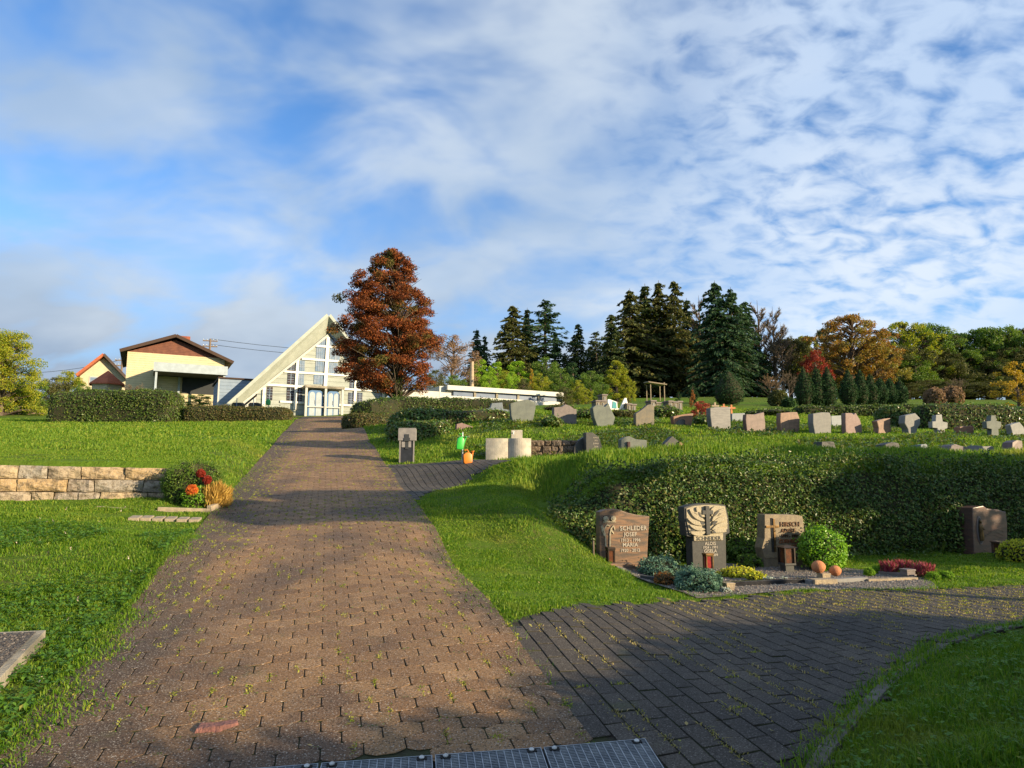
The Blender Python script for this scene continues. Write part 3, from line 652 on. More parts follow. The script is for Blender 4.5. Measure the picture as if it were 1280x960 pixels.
# stone slope wall behind the well
a = at(664, 576, 15.7); M['darkblocks'] = stonemat('weathered_blocks', [(.12, .085, .06), (.17, .12, .085), (.09, .07, .055)], (.05, .04, .03))
o = rough_blocks('dry_stone_wall', 0, 1.35, -.05, [.15, .14, .14, .13], .4, M['darkblocks'], .16, .3, 8, .03); o.location = (a.x, a.y, a.z - .05); tag(o, 'dark dry stone wall of rough blocks right of the concrete basin', 'wall')
# kerb stones and pale pavers in front of the left shrub
M['palekerb'] = solid('pale_kerb', (.36, .29, .19), (.26, .21, .15), 15, .9, .5, 60)
k0, k1 = gp(262, 641), gp(196, 639); k2 = gp(120, 634)
def kerb(name, p, q, w, h, label, group=None):
    d = (q - p); L = d.length; rz = math.atan2(d.y, d.x)
    o = MB().box(.004, L - .004, 0, w, -.1, h).build(name, M['palekerb'], None, bevel=.006, loc=(p.x, p.y, min(p.z, q.z) + .0), rz=rz)
    o.rotation_euler = (0, -math.asin((q.z - p.z) / L), rz); return tag(o, label, 'kerb stone', group)
kerb('kerb_stone', k1, k0, .06, .075, 'pale kerb stone in front of the round left shrub', 'kerb stones before the left shrub')
kerb('kerb_stone', k2, k1, .06, .06, 'pale kerb stone half sunk in grass, left of the one before the shrub', 'kerb stones before the left shrub')
c0 = gp(282, 634); kerb('kerb_stone', k0 + Vector((.02, .0, 0)), Vector((c0.x, c0.y + .1, c0.z)), .06, .085, 'short rounded kerb stone at the right foot of the left shrub', 'kerb stones before the left shrub')
f0 = gp(250, 650); 
for i in range(6):
    q = gp(244 - i * 15, 651 - i * .4)
    o = MB().box(-.055, .055, -.10, .10, -.05, .0).build('paving_stone', M['paver_pale'], None, bevel=.004, loc=(q.x, q.y, q.z + .03), rz=ang + .0 + random.uniform(-.03, .03)); o.rotation_euler.x = R(5)
    tag(o, ['rightmost pale paving stone of the row below the left kerb, touching the path', 'second pale paving stone from the path in the row below the left kerb', 'third pale paving stone from the path below the left kerb', 'fourth pale paving stone from the path below the left kerb', 'fifth pale paving stone from the path, half under grass', 'leftmost pale paving stone of the row, mostly overgrown'][i], 'paving stone', 'pale paving stones below the left kerb')

# ================================================================ buildings
BK = .52; BA = math.atan(BK); BU = Vector((1, BK, 0)).normalized(); BW = Vector((-BK, 1, 0)).normalized()
class Fac:
    """local frame of a building: origin on its facade line, x along the facade, y away from us"""
    def __init__(s, px, py, Y): s.o = at(px, py, Y)
    def p(s, px, py, dy=0.0):
        """photo pixel on the facade plane pushed back by dy -> local x,z"""
        o = s.o + BW * dy; h = hit(px, py, (o.x, o.y), BK); v = h - s.o; return (v.dot(BU), v.z)
    def P(s, px, py, dy=0.0): x, z = s.p(px, py, dy); return Vector((x, dy, z))
def bmat(name, c1, c2, rough=.8, lines=None, vertical=False, s=2.0):
    """wall paint with optional board or course lines"""
    m, t = newmat(name); co = t.N('ShaderNodeTexCoord').outputs['Object']
    c = t.mix(t.sm(t.noise(co, s, 4), .35, .65), c1, c2)
    b = t.N('ShaderNodeBsdfPrincipled', ins={'Roughness': rough, 'Specular IOR Level': .3})
    if lines:
        sp = t.N('ShaderNodeSeparateXYZ', ins={0: co}); v = sp.outputs[0 if vertical else 2]
        fr = t.math('FRACT', t.math('DIVIDE', v, lines)); ln = t.math('LESS_THAN', fr, .10)
        c = t.mix(t.math('MULTIPLY', ln, .55), c, tuple(a * .45 for a in c1))
        bn = t.N('ShaderNodeBump', ins={'Strength': .6, 'Distance': .02, 'Height': t.math('SUBTRACT', 1.0, ln)}); t.l.new(bn.outputs[0], b.inputs['Normal'])
    t.l.new(c, b.inputs['Base Color']); t.l.new(b.outputs[0], t.N('ShaderNodeOutputMaterial').inputs[0]); return m
M['cream'] = bmat('cream_siding', (.55, .47, .30), (.49, .42, .27), .8, .22)
M['creamplain'] = bmat('cream_render', (.50, .44, .30), (.44, .39, .27))
M['browntile'] = bmat('brown_tile_cladding', (.17, .07, .045), (.12, .05, .035), .8, .16)
M['redtile'] = bmat('orange_roof_tiles', (.42, .12, .05), (.33, .09, .04), .7, .2)
M['rooftile'] = bmat('dark_roof_tiles', (.08, .055, .045), (.055, .04, .035), .7, .2)
M['fascia'] = bmat('brown_fascia', (.06, .035, .025), (.05, .03, .02))
M['palemetal'] = bmat('pale_metal_fascia', (.34, .40, .44), (.29, .34, .37), .5)
M['whitepaint'] = bmat('white_paint', (.47, .47, .44), (.41, .41, .385), .5)
M['chapelwall'] = bmat('pale_grey_panels', (.34, .37, .34), (.29, .32, .29), .8, .32)
M['chapelroof'] = bmat('grey_green_sheet_soffit', (.37, .40, .36), (.32, .35, .31), .7)
M['bluewall'] = bmat('slate_blue_shingles', (.22, .28, .36), (.18, .24, .32), .7, .25)
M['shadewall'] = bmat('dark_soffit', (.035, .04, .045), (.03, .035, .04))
M['glassdark'] = solid('dark_window_glass', (.03, .035, .045), (.06, .045, .05), 3, .15, spec=.8)
M['glassblue'] = solid('blue_leaded_glass', (.10, .17, .27), (.20, .24, .30), 2.5, .25, spec=.8)
M['blueframe'] = solid('blue_door_frame', (.06, .16, .34), None, rough=.5)
M['brick'] = bmat('red_brick', (.28, .09, .05), (.2, .07, .045), .9, .1)
M['wood'] = solid('grey_timber', (.14, .10, .075), (.2, .15, .11), 8, .9, .3, 40)

M['gridwhite'] = bmat('white_grid_paint', (.76, .75, .70), (.68, .67, .62), .5)
M['skyglass'] = solid('reflected_sky_window_glass', (.07, .12, .21), (.05, .09, .17), 2, .4, spec=.25)  # blue of the reflected sky put into the glass colour
# ---- the pyramid-gabled chapel
F = Fac(304, 504, 50.0)
ch = empty('chapel', F.o, BA, 'A-frame chapel with tall white-barred glass gable at the top of the path', 'chapel')
ax, az = F.p(410, 417); lx, lz = F.p(304, 504); rx_, rz_ = F.p(487, 492); gzz = F.p(405, 523)[1]
sl_ = (az - rz_) / (rx_ - ax); 
lzb = F.p(330, 521)[1] - .3
# gable wall, following the roof line to the ground level at both feet
MB().prism([(lx + .9, lzb), (rx_ - .15, lzb), (rx_ - .15, rz_ + .02), (ax, az - .12), (lx + .9, lz + (az - lz) / (ax - lx) * .9 - .1)], .0, .3).build('gable_wall', M['chapelwall'], ch)
# roof: sheets run out in front of the gable and rise to a prow
oa = F.P(411, 395, -1.1); ol = F.P(283, 510, -1.1); orr = F.P(491, 496, -1.1)
ia = Vector((ax, 0, az)); il = Vector((lx, 0, lz)); ir = Vector((rx_, 0, rz_ - .1)); ba = ia + Vector((0, 13, -1.6)); bl = il + Vector((0, 13, -.2)); br = ir + Vector((0, 13, -.2))
th = .22
def rsheet(A, B, C, D, out): # A,B ridge front/mid ... quad with a thickness vector
    return MB().slab([A, B, C, D], out)
nl = Vector((-math.sin(math.atan2(az - lz, ax - lx)), 0, math.cos(math.atan2(az - lz, ax - lx)))) * th
nr = Vector((math.sin(math.atan2(az - rz_, rx_ - ax)), 0, math.cos(math.atan2(az - rz_, rx_ - ax)))) * th
roof = MB().slab([oa, ia, il, ol], nl).slab([ia, ba, bl, il], nl).build('left_roof_slope', M['chapelroof'], ch)
MB().slab([oa, orr, ir, ia], nr).slab([ia, ir, br, ba], nr).build('right_roof_slope', M['chapelroof'], ch)
def bar2(mb, a, b, w, y0, y1):
    a = Vector((a[0], 0, a[1])); b = Vector((b[0], 0, b[1])); d = (b - a).normalized(); n = Vector((-d.z, 0, d.x)) * w / 2
    q = [a - n, b - n, b + n, a + n]; mb.slab([v + Vector((0, y0, 0)) for v in q], (0, y1 - y0, 0))
mb = MB(); bar2(mb, F.p(304, 504), F.p(410, 419), .16, -.16, -.01); mb.build('left_bargeboard', M['whitepaint'], ch)
mb = MB(); bar2(mb, F.p(412, 418), F.p(486, 493), .11, -.16, -.01); mb.build('right_bargeboard', M['bluewall'], ch)
# white grid: posts and rails
for a, b in (((410, 421), (406, 486)), ((372, 450), (368, 512)), ((330, 484), (329, 508)), ((445, 466), (443, 502)), ((479, 491), (479, 503))):
    mb = MB(); bar2(mb, F.p(*a), F.p(*b), .24 if a[0] == 410 else .19, -.14, -.012); mb.build('post', M['gridwhite'], ch)
for a, b in (((395, 432.5), (427, 435)), ((377, 448.5), (437, 453)), ((355, 464.5), (452, 471)), ((333, 481), (476, 489)), ((350, 502), (439, 507))):
    mb = MB(); bar2(mb, F.p(*a), F.p(*b), .15, -.12, -.014); mb.build('rail', M['gridwhite'], ch)
# window strips between
def win(x0, y0, x1, y1, mat='glassdark', name='window', n=(2, 5)):
    a = F.p(x0, y1); b = F.p(x1, y0); mb = MB().box(a[0], b[0], -.035, -.003, a[1], b[1]); w = mb.build(name, M[mat], ch)
    gm = MB()
    for i in range(1, n[0]): x = a[0] + (b[0] - a[0]) * i / n[0]; gm.box(x - .02, x + .02, -.055, -.037, a[1] + .003, b[1] - .003)
    for i in range(1, n[1]): z = a[1] + (b[1] - a[1]) * i / n[1]; gm.box(a[0] + .003, b[0] - .003, -.053, -.0372, z - .012, z + .012)
    gm.build('glazing_bars', M['bluewall'], w)
win(359, 456, 368.3, 463); win(359, 466, 368, 480); win(358, 485, 367.5, 501); win(374, 451, 381, 465, 'glassblue'); win(372.5, 468, 380, 481, 'glassblue'); win(370.5, 486, 378, 503)
win(333, 484, 341, 500); win(437, 469, 443, 486); win(447, 471, 454, 486.5); win(435, 491, 442, 505); win(446, 491, 453, 505); win(470, 492, 478, 502)
win(396, 421, 408.5, 432, 'glassblue', n=(4, 3)); win(395, 435, 407.5, 448.5, 'glassblue', n=(4, 2)); win(394, 452, 406.5, 464, 'glassblue', n=(4, 2)); win(392, 468, 405.5, 480, 'glassblue', n=(3, 2))
win(412, 425, 419, 433, 'glassblue', n=(3, 2)); win(412, 436, 425, 450, 'glassblue', n=(4, 2)); win(411, 454, 422, 467, 'glassblue', n=(4, 2))
# porch with two pairs of doors
pz0 = F.p(405, 524)[1] - .2
x0, zt = F.p(382, 484, -1.2); x1, _ = F.p(430, 487, -1.2); zt = F.p(405, 485, -1.2)[1]; zb = F.p(405, 521.5, -1.2)[1]
MB().box(x0 - .05, x1 + .05, -1.25, -.17, zt - .02, zt + .14).build('porch_roof', M['concrete'], ch)
xm = (x0 + x1) / 2
for x in (x0, xm, x1 - .16): MB().box(x, x + .16, -1.2, -1.04, zb - .3, zt - .023).build('porch_post', M['whitepaint'], ch)
MB().box(x0 + .17, x1 - .18, -1.13, -1.05, zb + (zt - zb) * .33, zb + (zt - zb) * .33 + .08).build('porch_rail', M['whitepaint'], ch)
for k in range(2):
    a = x0 + .25 if k == 0 else xm + .22; b = xm - .08 if k == 0 else x1 - .25
    def rr(a, b, z0, z1, r, n=5):
        pts = [(a, z0), (b, z0)]
        for cx_, a0 in ((b - r, 0), (a + r, 90)):
            for i in range(n + 1): t_ = R(a0 + 90 * i / n); pts.append((cx_ + r * math.cos(t_), z1 - r + r * math.sin(t_)))
        return pts
    d = MB().prism(rr(a, b, zb - .1, zt - .18, .28), -.97, -.93).build('door', M['blueframe'], ch)
    MB().prism(rr(a + .1, (a + b) / 2 - .04, zb + .1, zt - .3, .2), -.99, -.972).build('pane', M['palemetal'], d)
    MB().prism(rr((a + b) / 2 + .04, b - .1, zb + .1, zt - .3, .2), -.99, -.972).build('pane', M['palemetal'], d)
    MB().tube([((a + b) / 2 - .02, -1.02, zb + .95), ((a + b) / 2 - .02, -1.02, zb + 1.25)], .02).build('handle', M['steel'], d)
# low white side wall under the left eave, and the blue-shingled wing
a = F.p(303, 505); b = F.p(329, 484)
MB().prism([(a[0] - .6, lzb), (b[0] + .9, lzb), (b[0] + .9, b[1] + .05), (b[0], b[1] - .28), (a[0], a[1] - .3)], .02, .32).build('eave_wall', M['whitepaint'], ch)
wg = empty('chapel_side_wing', F.o + BW * .6, BA, 'slate blue shingled wing between the carport house and the chapel', 'building')
G = Fac(304, 504, 50.0); 
a0 = G.p(275, 473, .6); a1 = G.p(322, 475, .6)
MB().box(a0[0], a1[0], 0, 5, lzb, a0[1] - .02).build('wall', M['bluewall'], wg)
MB().box(a0[0] - .12, a1[0] + .3, -.12, 5.2, a0[1], a0[1] + .10).build('roof', M['fascia'], wg)
MB().box(a0[0] - .10, a0[0] - .003, -.02, .15, lzb, a0[1] - .005).build('corner_trim', M['whitepaint'], wg)
# two dark rounded bins by the left foot
for (x0, x1, lb) in ((291, 305, 'dark round-topped bin nearest the blue wing'), (312, 325.5, 'dark round-topped bin beside the chapel window wall')):
    a = at(x0, 503.5, 46); b = at(x1, 503.5, 46); w = b.x - a.x; zg = H(a.x, 46)
    r = empty('waste_container', ((a.x + b.x) / 2, 46, zg), 0, lb, 'waste container', 'dark waste containers by the chapel')
    hh = a.z - zg
    MB().prism([(-w / 2 + .05, 0.12), (w / 2 - .05, 0.12), (w / 2, hh - .12), (w / 2 - .1, hh - .01), (-w / 2 + .1, hh - .01), (-w / 2, hh - .12)], -.25, .25).build('body', M['shadewall'], r, bevel=.03)
    MB().box(-.02, .02, -.29, -.253, .1, hh + .3).build('handle', M['bluewall'], r)
    for x in (-w / 2 + .12, w / 2 - .12): MB().tube([(x, -.26, .10), (x, .26, .10)], .1, 8).build('wheel', M['shadewall'], r)
# green can rack, pale post in front of glass
a = at(336, 503, 45.5); r = empty('watering_can_rack', (a.x, 45.5, H(a.x, 45.5)), 0, 'rack with a green watering can beside the chapel bins', 'rack')
hz = a.z - r.location.z
MB().tube([(0, 0, 0), (0, 0, hz + .9)], .03).build('pole', M['steel'], r)
MB().tube([(-.9, 0, hz + .55), (1.2, 0, hz + .55)], .018).build('rail', M['steel'], r)
MB().lathe([(0, -.2), (.15, -.18), (.17, .05), (.1, .18), (.03, .2)], 12, (.0, -.12, hz)).build('watering_can', solid('green_plastic', (.03, .30, .07), None, rough=.4), r, smooth=True)

# ---- house with brown gable and carport
F = Fac(158, 505, 66.0)
hs = empty('house', F.o, BA, 'cream sided house with brown tiled gable and open carport', 'house')
wl0, wt = F.p(159.5, 440); wr0, wt2 = F.p(281, 447.5); wt = (wt + wt2) / 2; zb = F.p(200, 515)[1]
MB().box(wl0, wr0, 0, 10, zb - 1, wt).build('wall', M['cream'], hs)
apx, apz = F.p(220, 420.5); el, elz = F.p(150, 438.5); er, erz = F.p(290, 450)
er, erz = F.p(284, 449.5); elz = wt - .05; erz = wt - .05
MB().prism([(wl0 + .002, wt + .003), (wr0 - .002, wt + .003), (apx, apz - .35)], .003, 9.9).build('gable', M['browntile'], hs)
def roofslab(mb, a, b, y0, y1, t_): bar2(mb, a, b, t_, y0, y1)
ea = F.p(150, 439); eb = F.p(291, 454)
for e_, nm in ((ea, 'left_roof_slope'), (eb, 'right_roof_slope')):
    mb = MB(); bar2(mb, (apx, apz), (e_[0], e_[1]), .22, -.7, 10.6); r = mb.build(nm, M['rooftile'], hs)
    mb = MB(); bar2(mb, (apx, apz - .04), (e_[0], e_[1] - .04), .30, -.76, -.703); mb.build('bargeboard', M['fascia'], r)
c = F.p(231, 424, 4); MB().box(c[0] - .5, c[0] + .5, 3.6, 4.4, apz - 1.2, c[1] + .25).build('chimney', M['brick'], hs)
cp0 = F.P(192.5, 452.5, -4.5); cp1 = F.P(285, 458, -4.5); ch_ = F.P(192.5, 462, -4.5).z
cx0, cx1, cz1, cz0 = cp0.x, cp1.x, (cp0.z + cp1.z) / 2, ch_ - .05
MB().box(cx0, cx1, -4.5, -4.3, cz0 - .05, cz1).build('carport_fascia', M['palemetal'], hs)
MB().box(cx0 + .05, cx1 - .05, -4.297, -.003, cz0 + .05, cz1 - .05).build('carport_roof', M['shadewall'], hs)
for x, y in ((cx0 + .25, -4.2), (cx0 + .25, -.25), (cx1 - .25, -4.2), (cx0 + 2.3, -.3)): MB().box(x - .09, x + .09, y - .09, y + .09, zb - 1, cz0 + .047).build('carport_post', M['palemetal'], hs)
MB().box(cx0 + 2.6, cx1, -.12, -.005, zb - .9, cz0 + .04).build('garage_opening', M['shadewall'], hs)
MB().box(cx0 + 2.4, cx1 + .2, -.30, -.14, zb - 1, F.p(250, 493, -.3)[1]).build('low_wall', M['cream'], hs)

# ---- small gabled house behind, turret roof
F = Fac(97, 505, 84.0)
h2 = empty('house', F.o, BA, 'small cream house with red-edged steep gable behind the turret', 'house')
a = F.p(100, 470); b = F.p(157, 474); ap = F.p(130, 444); zb = F.p(120, 515)[1]
MB().prism([(a[0], zb - 2), (b[0], zb - 2), (b[0], b[1]), (ap[0], ap[1] - .3), (a[0], a[1])], 0, 8).build('wall', M['creamplain'], h2)
for q_, nm in ((F.p(96, 470), 'left_roof_slope'), (F.p(160, 475), 'right_roof_slope')):
    mb = MB(); bar2(mb, ap, q_, .3, -.9, 8.5); mb.build(nm, M['redtile'] if nm[0] == 'l' else M['rooftile'], h2)
w = F.p(111, 481); w2 = F.p(123, 471); wn = MB().box(w[0], w2[0], -.06, -.004, w[1], w2[1]).build('window', M['whitepaint'], h2)
MB().box(w[0] + .1, w2[0] - .1, -.08, -.062, w[1] + .1, w2[1] - .1).build('pane', M['glassblue'], wn)
q = at(143, 463.5, 74); zb = at(143, 482, 74).z; r0 = (at(156, 482, 74) - at(112, 482, 74)).x / 2
tr = empty('pavilion', (at(134, 482, 74).x, 74, H(at(134, 482, 74).x, 74)), 0, 'small pavilion with orange tiled pyramid roof before the gabled house', 'pavilion')
hz = zb - tr.location.z
MB().lathe([(r0 * 1.02, hz), (r0 * .99, hz + .12), (.05, q.z - tr.location.z)], 6).build('roof', M['redtile'], tr)
MB().lathe([(r0 * .85, 0), (r0 * .85, hz + .02)], 6).build('wall', M['creamplain'], tr)
a = at(325, 463, 70); sm = empty('house', (at(366, 475, 75).x, 80, H(at(366, 475, 75).x, 80)), BA, 'far red roofed house peeping over the chapel roof edge', 'house')
zz0 = at(345, 463, 80).z - sm.location.z; xl = -3.9
MB().box(-3.4, 3.4, -.5, 5, -1, zz0 - .3).build('wall', M['creamplain'], sm)
MB().slab([(xl, -1, zz0 - .45), (4, -1, zz0 - .45), (3, 2, zz0 + 1.2), (-2.6, 2, zz0 + 1.2)], (0, 0, .2)).build('roof', M['brick'], sm)

# ---- low flat-roofed hall with a window band, and the white wall beside it
F = Fac(550, 505, 50.0)
fl = empty('flat_roofed_hall', F.o, BA, 'long low white hall with flat roof and band of blue windows', 'building')
zb = F.p(620, 515)[1] - .8
t0 = F.p(564, 482.5); t1 = F.p(702, 491); z_t = (t0[1] + t1[1]) / 2; x0 = F.p(551, 487)[0]; x1 = t1[0]
x1 = F.p(703, 500)[0]
q1 = F.p(625, 491.6)[1]; q2 = F.p(625, 498.6)[1]; q0 = F.p(625, 486.0)[1]
MB().box(x0, x1, .25, 6, zb, q0 - .04).build('wall', M['whitepaint'], fl)
MB().box(F.p(558, 490)[0], x1, -.22, 6.3, q1, q0).build('roof_fascia', M['whitepaint'], fl)
MB().box(F.p(558, 490)[0], x1 - .25, -.20, .06, zb, q2).build('sill_wall', M['whitepaint'], fl)
MB().box(x1 - .22, x1 + .003, -.30, .24, zb, q1 - .003).build('end_wall', M['whitepaint'], fl)
nw = 5; xa = F.p(551, 490)[0] + .9; xb = x1 - .3
for i in range(nw):
    u0 = xa + (xb - xa) * i / nw; u1 = xa + (xb - xa) * (i + 1) / nw
    MB().box(u0 + .12, u1 - .12, .08, .2, q2 + .003, q1 - .003).build('window', M['skyglass'], fl)
    MB().box(u1 - .09, u1 + .09, .0, .2, q2 + .003, q1 - .003).build('mullion', M['concrete'], fl)
F2 = Fac(498, 497, 46.0); a = F2.p(500, 486.5); b = F2.p(549, 488)
wl_ = MB().box(0, b[0] - a[0], 0, .3, -3, 0).build('white_wall', M['whitepaint'], None, bevel=.01, loc=F2.o + BU * a[0] + Vector((0, 0, a[1])), rz=BA); tag(wl_, 'plain white garden wall right of the red tree trunk', 'wall')

# ---- poles and wires
def pole(name, px, pyt, Y, label, arms=True, r=.14, mat='wood'):
    t_ = at(px, pyt, Y); zg = H(t_.x, Y); ro = empty(name, (t_.x, Y, zg), .3, label, 'utility pole', None)
    MB().tube([(0, 0, -.3), (0, 0, t_.z - zg)], [r * 1.2, r], 8).build('pole', M[mat], ro)
    if arms:
        for k in range(2):
            z = t_.z - zg - .35 - k * .9; a = MB().box(-1.1, 1.1, -.08, .08, z - .08, z + .08).build('crossarm', M[mat], ro)
            for x in (-1, -.5, .5, 1): MB().lathe([(0, .2), (.06, .18), (.07, .06), (.03, 0)], 8, (x, 0, z + .08)).build('insulator', M['steel'], a, smooth=True)
    return t_
pa = pole('power_pole', 263, 423.5, 112, 'utility pole with crossarms between the carport house and chapel', r=.15)
pb = pole('power_pole', 153, 448, 118, 'far utility pole left of the cream carport house', r=.15)
pc = at(620, 436, 125); pc2 = at(-60, 462, 118)
for (a, b, lb) in ((pa, pc, 'upper power cable running right from the pole by the house'), (pa - Vector((0, 0, .9)), pc - Vector((0, 0, .9)), 'lower power cable running right from the pole by the house'), (pb - Vector((0, 0, .2)), pc2, 'thin power cable crossing the sky left of the gabled house')):
    pts = [a.lerp(b, i / 12) - Vector((0, 0, 1.4 * 4 * (i / 12) * (1 - i / 12))) for i in range(13)]
    tag(MB().tube(pts, .035, 4).build('power_cable', M['shadewall']), lb, 'cable')
t_ = at(590, 452, 60); zg = H(t_.x, 60); o = MB().tube([(0, 0, -.2), (0, 0, t_.z - zg)], [.2, .16], 8).build('wooden_post', solid('pale_timber', (.42, .33, .22), (.3, .24, .17), 5, .9), loc=(t_.x, 60, zg)); tag(o, 'tall pale wooden post behind the flat roofed hall', 'post')

# ---- pergola frame by the dark wood
root = empty('pergola', (at(822, 490, 60).x, 60, H(at(822, 490, 60).x, 60)), 0, 'pale timber pergola frame before the dark spruces', 'pergola')
zt = at(822, 476.5, 60).z - root.location.z; hw = (at(832, 480, 60).x - at(812, 480, 60).x) / 2
for x in (-hw + .1, hw - .1):
    for y in (0, 1.8): MB().box(x - .035, x + .035, y - .035, y + .035, -.2, zt - .1).build('post', M['palekerb'], root)
MB().slab([(-hw - .1, -.2, zt - .12), (hw + .1, -.2, zt - .35), (hw + .1, 2.1, zt - .1), (-hw - .1, 2.1, zt + .12)], (0, 0, .09)).build('roof', M['palekerb'], root)
# dark low fence far left
a = at(-5, 509, 44); b = at(60, 509, 46); root = empty('garden_fence', (a.x, a.y, H(a.x, a.y)), math.atan2(b.y - a.y, b.x - a.x), 'low dark fence at the back of the left lawn', 'fence')
L = (b - a).length; hh = a.z - root.location.z + .05; MB().box(0, L, 0, .05, -.2, hh).build('panel', M['darkblocks'], root)
for i in range(6): MB().box(L * i / 5 - .05, L * i / 5 + .05, -.06, -.003, -.2, hh + .15).build('post', M['wood'], root)
# ================================================================ vegetation
def rot_frames(n, up=None, jit=1.0):
    """random orthonormal pairs; with 'up' normals the cards lie roughly in that surface"""
    nrm = rng.normal(0, 1, (n, 3)) * jit
    if up is not None: nrm = nrm + up
    nrm /= np.linalg.norm(nrm, axis=1)[:, None] + 1e-9
    a = rng.normal(0, 1, (n, 3)); a -= (a * nrm).sum(1)[:, None] * nrm; a /= np.linalg.norm(a, axis=1)[:, None] + 1e-9
    return a, np.cross(nrm, a), nrm
def leafcards(P_, size, aspect=.55, up=None, jit=1.0, fold=.15, dirs=None):
    """one four-cornered leaf per point, as (V, F)"""
    n = len(P_); a, b, nn = rot_frames(n, up, jit)
    if dirs is not None:
        a = dirs / (np.linalg.norm(dirs, axis=1)[:, None] + 1e-9); r = rng.normal(0, 1, (n, 3)); b = np.cross(a, r); b /= np.linalg.norm(b, axis=1)[:, None] + 1e-9; nn = np.cross(a, b)
    s = (size * rng.uniform(.65, 1.35, n))[:, None]; w = s * aspect
    V = np.stack([P_ - a * s * .5, P_ + b * w * .5 + nn * s * fold, P_ + a * s * .5, P_ - b * w * .5 + nn * s * fold], 1)
    return V.reshape(-1, 3), (np.arange(n) * 4)[:, None] + np.array([[0, 1, 2, 3]])
def unit(n): v = rng.normal(0, 1, (n, 3)); return v / np.linalg.norm(v, axis=1)[:, None]
def sample_mesh(V, F, n):
    """points and normals spread over quads/triangles"""
    V = np.asarray(V, float); tri = []
    for f in F:
        for i in range(1, len(f) - 1): tri.append((f[0], f[i], f[i + 1]))
    tri = np.array(tri); A, B, C_ = V[tri[:, 0]], V[tri[:, 1]], V[tri[:, 2]]; cr = np.cross(B - A, C_ - A); ar = np.linalg.norm(cr, axis=1); p = ar / ar.sum()
    k = rng.choice(len(tri), n, p=p); u, v = rng.uniform(0, 1, (2, n)); s = u + v > 1; u[s] = 1 - u[s]; v[s] = 1 - v[s]
    return A[k] + (B[k] - A[k]) * u[:, None] + (C_[k] - A[k]) * v[:, None], cr[k] / (ar[k][:, None] + 1e-9)
def n3(P_, f, seed=0):
    r = np.random.default_rng(seed); o = np.zeros(len(P_))
    for k in range(9):
        d = r.normal(0, 1, 3); d /= np.linalg.norm(d); o += np.sin(P_ @ d * f * r.uniform(.6, 2.2) + r.uniform(0, 6.28))
    return o / 9 * 1.7
def leafy(name, V, F, n, size, mat, depth=.05, parent=None, jit=.8, core=True, aspect=.6, stray=.12, bumps=.05, bf=5.0, seed=1, loc=None, shrink=.0):
    """foliage skin over a closed form: dark twiggy core plus n leaves, with a few stray shoots"""
    V = np.asarray(V, float); P_, N_ = sample_mesh(V, F, n)
    c = V.mean(0); flip = ((P_ - c) * N_).sum(1).mean() < 0
    if flip: N_ = -N_
    off = n3(P_, bf, seed) * bumps + rng.uniform(-1, .35, n) * depth + (rng.uniform(0, 1, n) < .06) * rng.uniform(0, stray, n)
    P2 = P_ + N_ * off[:, None]
    up = N_ * 1.0 + np.array([0, 0, .35]); LV, LF = leafcards(P2, np.full(n, size), aspect, up, jit)
    if core:
        Vc = V - c; nrmv = Vc / (np.linalg.norm(Vc, axis=1)[:, None] + 1e-6); Vc = V - nrmv * (depth * .8 + shrink)
        quads = np.array([f for f in F if len(f) == 4]); tris = [f for f in F if len(f) == 3]
        fl = [LF + len(V)] + ([quads] if len(quads) else []) + ([np.array(tris)] if tris else [])
        mi = [0] * len(LF) + [1] * (len(quads) + len(tris))
        return npobj(name, np.concatenate([Vc, LV]), fl, [mat, M['darkcore']], parent, mi, loc=loc)
    return npobj(name, LV, LF, mat, parent, loc=loc)
def hedge_form(pts, w, hts, seg=.25, rnd=.25, lean=0, zoff=-.05):
    """tunnel form along a ground polyline: pts (x,y), width w, heights hts at each point"""
    P_ = []; L = [0]
    for a, b in zip(pts[:-1], pts[1:]): L.append(L[-1] + math.dist(a, b))
    n = max(2, int(L[-1] / seg)); sec = [(-.5, 0), (-.52, .45), (-.48, .8), (-.36, .96), (-.12, 1.0), (.12, 1.0), (.36, .96), (.48, .8), (.52, .45), (.5, 0)]
    V = []; F = []; m = len(sec)
    for i in range(n + 1):
        l = L[-1] * i / n; k = max(j for j in range(len(pts) - 1) if L[j] <= l + 1e-9); t_ = (l - L[k]) / (L[k + 1] - L[k])
        x = pts[k][0] + (pts[k + 1][0] - pts[k][0]) * t_; y = pts[k][1] + (pts[k + 1][1] - pts[k][1]) * t_; h = hts[k] + (hts[k + 1] - hts[k]) * t_
        d = Vector((pts[k + 1][0] - pts[k][0], pts[k + 1][1] - pts[k][1], 0)).normalized(); nn = Vector((d.y, -d.x, 0)); zg = H(x, y)
        e = min(l, L[-1] - l); rd = 1 if e > rnd else math.sqrt(max(.05, 1 - (1 - e / rnd) ** 2))
        for sx_, sz_ in sec:
            V.append((x + nn.x * sx_ * w * rd, y + nn.y * sx_ * w * rd, zg + zoff + (h - zoff) * sz_ * (.55 + .45 * rd)))
    for i in range(n):
        for j in range(m - 1): F.append((i * m + j, (i + 1) * m + j, (i + 1) * m + j + 1, i * m + j + 1))
    for i in (0, n):
        F.append(tuple(i * m + j for j in range(m)) if i == 0 else tuple(i * m + j for j in range(m))[::-1])
    return V, [f for f in F if len(f) == 4] + [(f[0], f[j], f[j + 1]) for f in F if len(f) > 4 for j in range(1, len(f) - 1)]
